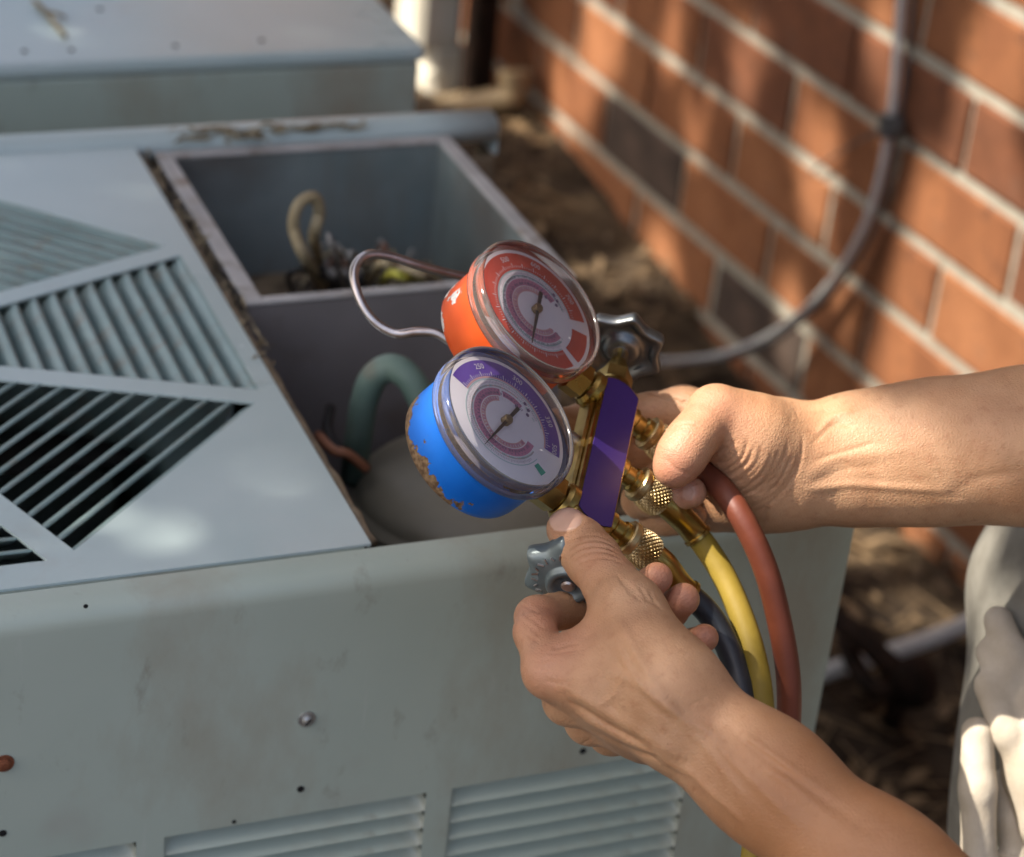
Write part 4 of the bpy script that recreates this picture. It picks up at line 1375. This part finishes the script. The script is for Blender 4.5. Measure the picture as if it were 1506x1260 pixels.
# thumb
TM, TI, TT = C(1052, 608, 1.166), C(1016, 648, 1.152), C(992, 686, 1.150)
f.chain([C(1095, 632, 1.172), TM], [.0180, .0142], k=.012)
f.chain([TM, C(1034, 628, 1.158), TI, C(1002, 670, 1.150), TT], [.0142, .0126, .0126, .0126, .0112], k=.008, kj=.004, kfar=.0015)
# index and middle lie along the back of the manifold
f.chain([IM, C(955, 606, 1.224), C(905, 612, 1.222), C(860, 618, 1.214), C(818, 622, 1.204)], [.0115, .0102, .0098, .0090, .0080], k=.010, kj=.005, kfar=.0015)
f.chain([MM, C(940, 662, 1.238), C(900, 668, 1.232), C(860, 664, 1.222), C(830, 660, 1.214)], [.0115, .0102, .0098, .0090, .0080], k=.010, kj=.005, kfar=.0015)
# ring and little finger curl back under the thumb
f.chain([RM, C(958, 722, 1.226), C(942, 735, 1.206), C(962, 734, 1.182), C(985, 729, 1.172), C(1016, 724, 1.166)], [.0110, .0100, .0098, .0092, .0090, .0082], k=.008, kj=.004, kfar=.0012)
f.chain([PM, C(985, 756, 1.226), C(966, 762, 1.212), C(980, 764, 1.200), C(1000, 762, 1.196), C(1018, 760, 1.194)], [.0105, .0092, .0090, .0082, .0080, .0074], k=.008, kj=.004, kfar=.0012)
PR, FR_ = f.mesh()
PR = relax(PR, FR_, 2, .4)
lines = []
for i in range(15):                    # fan of skin folds between thumb and wrist
    t = i/14
    ra = np.random.default_rng(40+i)
    jx, jy = ra.normal(0, 2.5, 2)
    a0, a1 = 14-t*8+ra.uniform(-14, 22), 84-t*8+ra.uniform(-26, 8)
    pts_ = [(x+ra.normal(0, 1.0), y+ra.normal(0, 1.0)) for x, y in arc(1046+t*16+jx, 640+t*6+jy, 30+t*92, 34+t*84, a0, a1, 8)]
    lines.append((pts_, ra.uniform(1.9, 3.0), -ra.uniform(.30, .62)*(1-.3*t)))
lines += [
    ([(1195, 655), (1215, 630), (1235, 622), (1262, 628)], 4, -.35), ([(1202, 640), (1225, 612), (1255, 604)], 5, .5),
    ([(1185, 700), (1230, 672), (1275, 668), (1330, 664)], 9, .4), ([(1190, 712), (1240, 690), (1300, 684)], 5, -.2), ([(1200, 676), (1240, 664), (1290, 650)], 3, -.4),
    ([(1130, 745), (1127, 760), (1122, 776)], 3, -.7), ([(1185, 720), (1250, 712), (1310, 716), (1400, 722)], 6, .5), ([(1390, 735), (1430, 705), (1506, 692)], 8, -.35),
    ([(952, 576), (975, 582), (1000, 592), (1012, 592)], 2.6, -.8), ([(958, 582), (985, 590), (1008, 598)], 2.6, .3),
    (arc(1010, 640, 26, 18, 200, 340), 1.8, -.35), (arc(1008, 646, 26, 18, 200, 340), 1.6, -.30), (arc(1006, 652, 24, 16, 205, 335), 1.5, -.25),
    ([(975, 672), (995, 690), (1020, 700)], 2.5, -.25), ([(1014, 708), (1021, 722), (1016, 738)], 2.2, -.6),
]
rl = np.random.default_rng(5)
for i in range(40):
    x0, y0 = rl.uniform(1150, 1480), rl.uniform(600, 740)
    a = rl.choice([.2, 1.4])+rl.normal(0, .25); l = rl.uniform(12, 30)
    lines.append(([(x0, y0), (x0+l*math.cos(a)*.5, y0+l*math.sin(a)*.5+rl.normal(0, 1)), (x0+l*math.cos(a), y0+l*math.sin(a))], 1.8, -rl.uniform(.06, .16)))
PR = detail(PR, FR_, lines)

# ---- head and neck, out of the picture above the right edge
HC = np.array([.63, .55, 1.44]); fwd = norm((-.85, .42, -.35)); side = norm(np.cross((0, 0, 1), fwd)); hup = np.cross(fwd, side)
def hp(a, b, c): return HC+fwd*a+side*b+hup*c
NB = (LSW+RSW)/2+np.array([0, 0, .03])
f = Field(np.arange(.44, 1.10, .005), np.arange(.32, .86, .005), np.arange(1.02, 1.62, .005))
f.chain([hp(-.02, 0, .03), hp(.0, 0, .0)], [.080, .074], k=.03)
f.chain([hp(.03, 0, -.04), hp(.055, 0, -.085)], [.055, .036], k=.03)
f.chain([hp(.085, 0, .005), hp(.108, 0, -.03)], [.010, .015], k=.012)                     # nose
f.chain([hp(.07, -.03, .032), hp(.07, .03, .032)], [.016, .016], k=.015)                  # brow
f.chain([hp(.088, -.018, -.062), hp(.088, .018, -.062)], [.010, .010], k=.008)            # lips
for s_ in (-1, 1):
    f.carve([hp(.090, s_*.034, .012)], .014, .01)
    f.chain([hp(.072, s_*.034, .010)], [.014], k=.003)                                    # eye
    f.chain([hp(-.012, s_*.080, .022), hp(-.018, s_*.083, -.020)], [.013, .009], k=.008)  # ear
f.chain([hp(-.03, 0, -.05), NB], [.055, .062], k=.03)
f.chain([NB, NB-np.array([-.05, -.03, .10])], [.062, .11], k=.04)
PH, FH = f.mesh()

person = empty('person', (.92, .78, 0), 'person in grey work clothes holding the gauges, only forearms and one leg in view', 'person')
Mi = np.array(ROOTM['person'].inverted())
parts = [(c2w(PL), FL), (c2w(PR), FR_), (PH, FH)]
V = np.concatenate([p for p, _ in parts]); off = np.cumsum([0]+[len(p) for p, _ in parts])
Fa = np.concatenate([F+off[i] for i, (_, F) in enumerate(parts)])
me = bpy.data.meshes.new('body')
me.from_pydata((V+Mi[:3, 3]).tolist(), [], Fa.tolist())
me.polygons.foreach_set('use_smooth', [True]*len(me.polygons))
# colour attribute: red = flush of knuckles and fingertips, green = nail
pl = np.stack([IW/2+FPX*PL[:, 0]/PL[:, 2], IH/2+FPX*PL[:, 1]/PL[:, 2]], 1)
pr = np.stack([IW/2+FPX*PR[:, 0]/PR[:, 2], IH/2+FPX*PR[:, 1]/PR[:, 2]], 1)
def blob3(P, c, r): return np.exp(-((P-c)**2).sum(1)/(r*r))
flush = np.zeros(len(V)); nail = np.zeros(len(V))
for c, r, w in ((C(966, 848, 1.112), .013, 1.), (C(1005, 880, 1.118), .013, 1.), (C(1038, 938, 1.119), .012, 1.), (C(785, 915, 1.062), .014, .8), (C(800, 990, 1.035), .014, .5), (C(876, 828, 1.06), .014, .35), (C(832, 768, 1.082), .012, .4), (C(850, 950, 1.04), .02, .4)):
    flush[:len(PL)] += w*blob3(PL, c, r)
for c, r, w in ((C(1052, 600, 1.155), .016, .6), (C(985, 690, 1.142), .016, .9), (C(1016, 724, 1.156), .012, .9), (C(1010, 642, 1.14), .012, .3), (C(1085, 680, 1.165), .022, .25)):
    flush[len(PL):len(PL)+len(PR)] += w*blob3(PR, c, r)
def ell(px, cx, cy, ax_, bx_, ang):
    ca, sa = math.cos(ang), math.sin(ang)
    q = px-np.array([cx, cy]); u = q[:, 0]*ca+q[:, 1]*sa; w = -q[:, 0]*sa+q[:, 1]*ca
    return np.clip(1-((np.abs(u/ax_)**2.6+np.abs(w/bx_)**2.6)-.88)/.24, 0, 1)
nL = vnormals(PL, FL); fac = (-(nL*PL).sum(1)/np.linalg.norm(PL, axis=1)) > .05
nail[:len(PL)] = ell(pl, 832, 763, 24, 17, -.25)*fac*(PL[:, 2] < 1.10)
nR = vnormals(PR, FR_); facR = (-(nR*PR).sum(1)/np.linalg.norm(PR, axis=1)) > .05
nail[len(PL):len(PL)+len(PR)] = ell(pr, 1013, 724, 9, 12, .1)*.6*facR*(PR[:, 2] < 1.17)
tan = np.zeros(len(V)); tan[:len(PL)] = np.clip(((pl[:, 0]-1040)*.77+(pl[:, 1]-1080)*.64)/130, 0, 1)  # blends the near forearm to a deeper brown away from the wrist
col = np.stack([np.clip(flush, 0, 1), nail, tan, np.ones(len(V))], 1).astype(np.float32)
ca_ = me.color_attributes.new('skin_zones', 'FLOAT_COLOR', 'POINT')
ca_.data.foreach_set('color', col.ravel())

m = mat('skin', (.425, .228, .118), (.525, .298, .165), rough=.42, scale=45, detail=5, spec=.45)
n, L, b = nodes_of(m)
base = b.inputs['Base Color'].links[0].from_socket
atn = n.new('ShaderNodeVertexColor'); atn.layer_name = 'skin_zones'
sp = n.new('ShaderNodeSeparateColor'); L.new(atn.outputs[0], sp.inputs[0])
tc = n.new('ShaderNodeTexCoord')
big = n.new('ShaderNodeTexNoise'); big.inputs['Scale'].default_value = 26; big.inputs['Detail'].default_value = 4
L.new(tc.outputs['Object'], big.inputs['Vector'])
mr = n.new('ShaderNodeMapRange'); mr.inputs['From Min'].default_value = .5; mr.inputs['From Max'].default_value = .75; mr.inputs['To Max'].default_value = .45
L.new(big.outputs['Fac'], mr.inputs['Value'])
mx0 = n.new('ShaderNodeMix'); mx0.data_type = 'RGBA'; L.new(mr.outputs[0], mx0.inputs['Factor']); L.new(base, mx0.inputs['A']); mx0.inputs['B'].default_value = (.37, .165, .08, 1)
frk = n.new('ShaderNodeTexNoise'); frk.name = 'freckle'; frk.inputs['Scale'].default_value = 210; frk.inputs['Detail'].default_value = 3; L.new(tc.outputs['Object'], frk.inputs['Vector'])
fr2 = n.new('ShaderNodeMapRange'); fr2.inputs['From Min'].default_value = .56; fr2.inputs['From Max'].default_value = .72; fr2.inputs['To Max'].default_value = .36; L.new(frk.outputs['Fac'], fr2.inputs['Value'])
mxf = n.new('ShaderNodeMix'); mxf.data_type = 'RGBA'; L.new(fr2.outputs[0], mxf.inputs['Factor']); L.new(mx0.outputs['Result'], mxf.inputs['A']); mxf.inputs['B'].default_value = (.32, .13, .06, 1)
mx0 = mxf
fm = n.new('ShaderNodeMath'); fm.operation = 'MULTIPLY'; fm.inputs[1].default_value = .7; L.new(sp.outputs[0], fm.inputs[0])
mx1 = n.new('ShaderNodeMix'); mx1.data_type = 'RGBA'; L.new(fm.outputs[0], mx1.inputs['Factor']); mxt = n.new('ShaderNodeMix'); mxt.data_type = 'RGBA'; tmul = n.new('ShaderNodeMath'); tmul.operation = 'MULTIPLY'; tmul.inputs[1].default_value = .75; L.new(sp.outputs[2], tmul.inputs[0]); L.new(tmul.outputs[0], mxt.inputs['Factor']); L.new(mx0.outputs['Result'], mxt.inputs['A']); mxt.inputs['B'].default_value = (.36, .155, .062, 1); L.new(mxt.outputs['Result'], mx1.inputs['A']); mx1.inputs['B'].default_value = (.50, .195, .125, 1)
mx2 = n.new('ShaderNodeMix'); mx2.data_type = 'RGBA'; L.new(sp.outputs[1], mx2.inputs['Factor']); L.new(mx1.outputs['Result'], mx2.inputs['A']); mx2.inputs['B'].default_value = (.60, .37, .27, 1)
L.new(mx2.outputs['Result'], b.inputs['Base Color'])
rr = n.new('ShaderNodeMapRange'); rr.inputs['To Min'].default_value = .47; rr.inputs['To Max'].default_value = .36; L.new(sp.outputs[1], rr.inputs['Value']); L.new(rr.outputs[0], b.inputs['Roughness'])
b.inputs['Subsurface Weight'].default_value = .12
b.inputs['Subsurface Radius'].default_value = (1.0, .35, .2)
b.inputs['Subsurface Scale'].default_value = .004
vo = n.new('ShaderNodeTexVoronoi'); vo.feature = 'DISTANCE_TO_EDGE'; vo.inputs['Scale'].default_value = 720; L.new(tc.outputs['Object'], vo.inputs['Vector'])
vo2 = n.new('ShaderNodeTexNoise'); vo2.inputs['Scale'].default_value = 850; vo2.inputs['Detail'].default_value = 5; L.new(tc.outputs['Object'], vo2.inputs['Vector'])
ad = n.new('ShaderNodeMath'); ad.operation = 'MULTIPLY_ADD'; L.new(vo.outputs['Distance'], ad.inputs[0]); ad.inputs[1].default_value = .9; L.new(vo2.outputs['Fac'], ad.inputs[2])
iv = n.new('ShaderNodeMath'); iv.operation = 'SUBTRACT'; iv.inputs[0].default_value = 1; L.new(sp.outputs[1], iv.inputs[1])
bs = n.new('ShaderNodeMath'); bs.operation = 'MULTIPLY'; bs.inputs[1].default_value = .6; L.new(iv.outputs[0], bs.inputs[0])
bp = n.new('ShaderNodeBump'); bp.inputs['Distance'].default_value = .0006; L.new(bs.outputs[0], bp.inputs['Strength']); L.new(ad.outputs[0], bp.inputs['Height']); L.new(bp.outputs[0], b.inputs['Normal'])
me.materials.append(m)
body_o = bpy.data.objects.new('body', me); COL.objects.link(body_o); body_o.parent = person

# ---- clothing
mat('cloth_grey', (.20, .185, .155), (.25, .235, .20), rough=.9, scale=70, bump=.35, bscale=900, spec=.2, bdist=.0008)
mat('cloth_shirt', (.22, .215, .21), (.27, .265, .26), rough=.9, scale=70, bump=.35, bscale=900, spec=.2)
mat('glove_cloth', (.46, .39, .30), (.55, .48, .385), rough=.9, scale=60, bump=.4, bscale=700, spec=.15, bdist=.0008, c3=(.50, .44, .35), s3=25, r3=(.58, .8))
mat('shoe_leather', (.06, .045, .03), (.09, .065, .045), rough=.6, scale=40)
mat('hair_dark', (.02, .014, .010), (.035, .025, .018), rough=.6, scale=120, bump=.6, bscale=300)
rh = np.array([math.cos(_y), -math.sin(_y), 0.0])
knee = at(1408, 1120, 1.335)+rh*.092
hipR = at(1452, 700, 1.30)+rh*.124
hipR = np.array([hipR[0], hipR[1], .90])+rh*.03
thigh = at(1430, 875, 1.33)+rh*.096
footR = np.array([knee[0]+.02, knee[1]-.02, .07])
hipL = hipR+np.array([.07, -.19, -.02]); kneeL = np.array([hipL[0]-.02, hipL[1]-.02, .50]); footL = np.array([hipL[0]+.03, hipL[1]-.03, .07])
pel = (hipR+hipL)/2+np.array([.03, 0, .03])
chest = (LSW+RSW)/2+np.array([.05, .02, -.09])
def cloth_mesh(name, fld, m_, parent, amp, sc):
    P, F = fld.mesh()
    P = relax(P, F, 2, .5)
    N = vnormals(P, F)
    d = np.array([mnoise.noise(Vector((p[0]*sc, p[1]*sc, p[2]*sc*.35)))+.5*mnoise.noise(Vector((p[0]*sc*2.3, p[1]*sc*2.3, p[2]*sc*1.1))) for p in P])
    P = P+N*(d*amp)[:, None]
    mb = MB(); mb.add(P, [tuple(q) for q in F.tolist()])
    return mb.build(name, m_, parent, smooth=True)
lo = np.minimum(np.minimum(hipR, hipL), np.minimum(footR, footL))-.2; hi = np.maximum(hipR, hipL)+.25
f = Field(np.arange(lo[0], hi[0], .008), np.arange(lo[1], hi[1], .008), np.arange(.04, 1.08, .008))
f.chain([hipR, thigh, knee, footR+[0, 0, .03]], [.104, .094, .090, .075], k=.04, kj=.03)
f.chain([hipL, kneeL, footL+[0, 0, .03]], [.108, .090, .075], k=.04, kj=.03)
f.chain([hipR+[0.02, .0, .04], hipL+[0.02, 0, .04]], [.115, .115], k=.05)
tr = cloth_mesh('trousers', f, 'cloth_grey', person, .007, 12)
f = Field(np.arange(.45, 1.32, .009), np.arange(.25, 1.12, .009), np.arange(.80, 1.36, .009))
f.chain([pel, (pel+chest)/2+[.03, 0, .02], chest], [.150, .155, .150], k=.06, kj=.05)
f.chain([LSW, RSW], [.072, .072], k=.06)
f.chain([LSW, c2w(np.array([LS*.35+LE*.65]))[0]], [.078, .066], k=.03)
f.chain([RSW, c2w(np.array([RS*.35+RE*.65]))[0]], [.078, .066], k=.03)
cloth_mesh('shirt', f, 'cloth_shirt', person, .008, 11)
for ft in (footR, footL):
    mb = MB()
    P = []
    fd = norm((-.85, .4, 0)); sd_ = np.array([-fd[1], fd[0], 0])
    for t, w, h in ((-.07, .02, .05), (-.06, .036, .08), (-.02, .042, .10), (.04, .042, .085), (.10, .048, .06), (.16, .046, .05), (.20, .03, .035), (.21, .01, .02)):
        P.append([np.array([ft[0], ft[1], .0])+fd*t+sd_*w*math.cos(a)+np.array([0, 0, max(0.004, h*.5+h*.5*math.sin(a))]) for a in np.linspace(0, 2*math.pi, 17)])
    mb.grid(P).build('shoe', 'shoe_leather', person, smooth=True)
f = Field(np.arange(.46, .82, .006), np.arange(.40, .72, .006), np.arange(1.30, 1.62, .006))
f.chain([hp(-.035, 0, .045), hp(.015, 0, .06)], [.084, .072], k=.02)
f.chain([hp(-.06, 0, -.01)], [.066], k=.03)
cloth_mesh('hair', f, 'hair_dark', person, .003, 60)

# work gloves tucked at the hip
def glove(name, label, chains, palm):
    allp = np.array([p for ch, _ in chains for p in ch]+[p for p in palm[0]])
    lo, hi = allp.min(0)-.03, allp.max(0)+.03
    f = Field(*(np.arange(lo[d], hi[d], .0028) for d in range(3)))
    f.chain(palm[0], palm[1], k=.01, kj=.012)
    for ch, rs in chains: f.chain(ch, rs, k=.006, kj=.006, kfar=.0008, hub=np.asarray(ch[-1]))
    P, F = f.mesh(); P = relax(P, F, 2, .5)
    N = vnormals(P, F)
    d = np.array([mnoise.noise(Vector(p*55))+.6*mnoise.noise(Vector(p*130)) for p in P])
    P = c2w(P+N*(d*.00035)[:, None])
    mb = MB(); mb.add(P, [tuple(q) for q in F.tolist()])
    root = empty(name, P.mean(0), label, 'glove', 'work gloves tucked at the hip')
    mb.build('knit_shell', 'glove_cloth', root, smooth=True)
    return root
GZ = 1.265
glove('work_glove', 'cream cloth work glove at the right edge, fingers spread upwards over the other',
      [([C(1468, 912, GZ+.01), C(1486, 960, GZ), C(1515, 1020, GZ)], [.0088, .0092, .0100]),
       ([C(1456, 958, GZ+.006), C(1478, 1005, GZ-.003), C(1515, 1065, GZ)], [.0086, .0092, .0100]),
       ([C(1455, 1008, GZ-.004), C(1482, 1075, GZ-.008), C(1518, 1150, GZ-.004)], [.0092, .0096, .0105])],
      ([C(1520, 1030, GZ), C(1545, 1120, GZ), C(1560, 1200, GZ)], [.018, .026, .026]))
glove('work_glove', 'cream cloth work glove hanging lowest, one thick finger pointing straight up',
      [([C(1437, 1078, GZ-.006), C(1438, 1160, GZ-.010), C(1440, 1290, GZ-.006)], [.0096, .0100, .0108]),
       ([C(1478, 1150, GZ+.012), C(1488, 1210, GZ+.008), C(1500, 1290, GZ+.006)], [.0085, .0090, .0105])],
      ([C(1462, 1320, GZ), C(1480, 1400, GZ)], [.024, .026]))

# ------------------------------------------------------------------ shade tree, left of and behind the units; its crown dapples the sun
TB = np.array([-2.9, 3.6, 0.0])
tree = empty('tree', TB, 'broadleaf tree beyond the left edge whose crown dapples the light', 'tree')
CR = np.array([.75, 1.75, .55])+SUN*4.0     # crown centre up-sun of the scene
u_, w_, d_ = frame(SUN)
# sunny gaps: places in the scene that a hole in the foliage leaves in the light
gaps = []
def gap(P, r): gaps.append((np.asarray(P, float), r))
for (px, py, r) in ((1345, 545, .055), (1335, 480, .05), (1375, 430, .05), (1425, 300, .04), (1445, 200, .04), (1462, 120, .035), (1490, 60, .04), (1440, 545, .05), (1400, 500, .04), (1500, 420, .05),
                    (1255, 480, .028), (1262, 540, .03), (1205, 285, .03), (1215, 240, .02), (880, 25, .02), (905, 60, .022), (860, 130, .022), (830, 165, .025), (1160, 470, .02), (1100, 90, .02), (1290, 60, .02),
                    (1180, 180, .015), (1030, 190, .015), (985, 60, .018), (1330, 250, .02)):
    gap(onw(px, py), r)
gap(at(1250, 690, 1.17), .022); gap(onz(1340, 900, .07), .03); gap(onz(1260, 1010, .07), -.01); gap(onz(905, 330, .12), -.008); gap(onz(820, 240, .12), -.008); gap(at(1130, 1110, 1.0), -.018); gap(at(1190, 1170, .99), -.018); gap(at(1100, 590, 1.17), .012); gap(onz(385, 690, .76), -.006); gap(onz(245, 790, .76), -.008); gap(onz(30, 250, .76), -.006); gap(onz(450, 50, .757), -.012); gap(at(1225, 700, 1.17), .0); gap(at(1046, 585, 1.15), .010); gap(at(1290, 665, 1.165), -.006)
gap(at(1437, 1110, 1.25), .0); gap(at(1432, 820, 1.33), .012); gap(at(1500, 1210, 1.25), -.012)
gap(onw(625, 30, .1), .10); gap(onw(640, 90, .1), .04); gap(onz(1290, 835, .02), .05); gap(onz(1010, 480, .02), .05)
gap(onz(70, 42, .757), -.010); gap(onz(120, 46, .757), -.016)
gap(at(755, 600, 1.1), .010); gap(at(800, 430, 1.15), .008)
rt_ = np.random.default_rng(11)
NL = 46000
e = rt_.normal(size=(NL, 3)); e /= np.linalg.norm(e, axis=1)[:, None]
rad = rt_.random(NL)**(1/2.4)
cen = CR+(u_[None]*(e[:, :1]*rad[:, None]*2.15)+w_[None]*(e[:, 1:2]*rad[:, None]*2.35)+d_[None]*(e[:, 2:3]*rad[:, None]*.95))
keep = np.ones(NL, bool)
for P0, r in gaps:
    q = cen-P0
    q = q-(q@SUN)[:, None]*SUN
    keep &= (np.linalg.norm(q, axis=1) > r+.034)
cen = cen[keep]
n = len(cen)
a = rt_.normal(size=(n, 3)); a /= np.linalg.norm(a, axis=1)[:, None]
b = rt_.normal(size=(n, 3)); b -= a*(a*b).sum(1)[:, None]; b /= np.linalg.norm(b, axis=1)[:, None]
l = rt_.uniform(.038, .062, n)[:, None]; bw = l*rt_.uniform(.45, .62, n)[:, None]
fold = np.cross(a, b)*l*.18
V = np.stack([cen-a*l, cen+b*bw+fold, cen+a*l, cen-b*bw+fold], 1).reshape(-1, 3)
F = [(4*i, 4*i+1, 4*i+2) for i in range(n)]+[(4*i, 4*i+2, 4*i+3) for i in range(n)]
mb = MB(); mb.add(V, F)
Mi = np.array(ROOTM['tree'].inverted())
me = bpy.data.meshes.new('crown')
me.from_pydata((V+Mi[:3, 3]).tolist(), [], F); me.materials.append(MATS['leaf'])
co = bpy.data.objects.new('crown', me); COL.objects.link(co); co.parent = tree
fork = np.array([-2.6, 3.3, 2.6])
MB().tube(spline([TB-[0, 0, .1], TB+[.05, -.05, .8], TB+[.1, -.1, 1.7], fork], 6), list(np.linspace(.17, .11, 19)), n=14).build('trunk', 'bark', tree, smooth=True)
for i in range(7):
    t = 2*math.pi*i/7
    tip = CR+u_*1.5*math.cos(t)+w_*1.6*math.sin(t)+SUN*.2
    mid = (fork+tip)/2+np.array([0, 0, .35])
    pts = spline([fork, fork*.6+mid*.4+[0, 0, .1], mid, tip], 5)
    blocked = any(np.linalg.norm((p-P0)-((p-P0)@SUN)*SUN) < r+.05 for p in pts for P0, r in gaps)
    MB().tube(pts, list(np.linspace(.06, .012, len(pts))), n=8).build('limb', 'bark', tree, smooth=True)
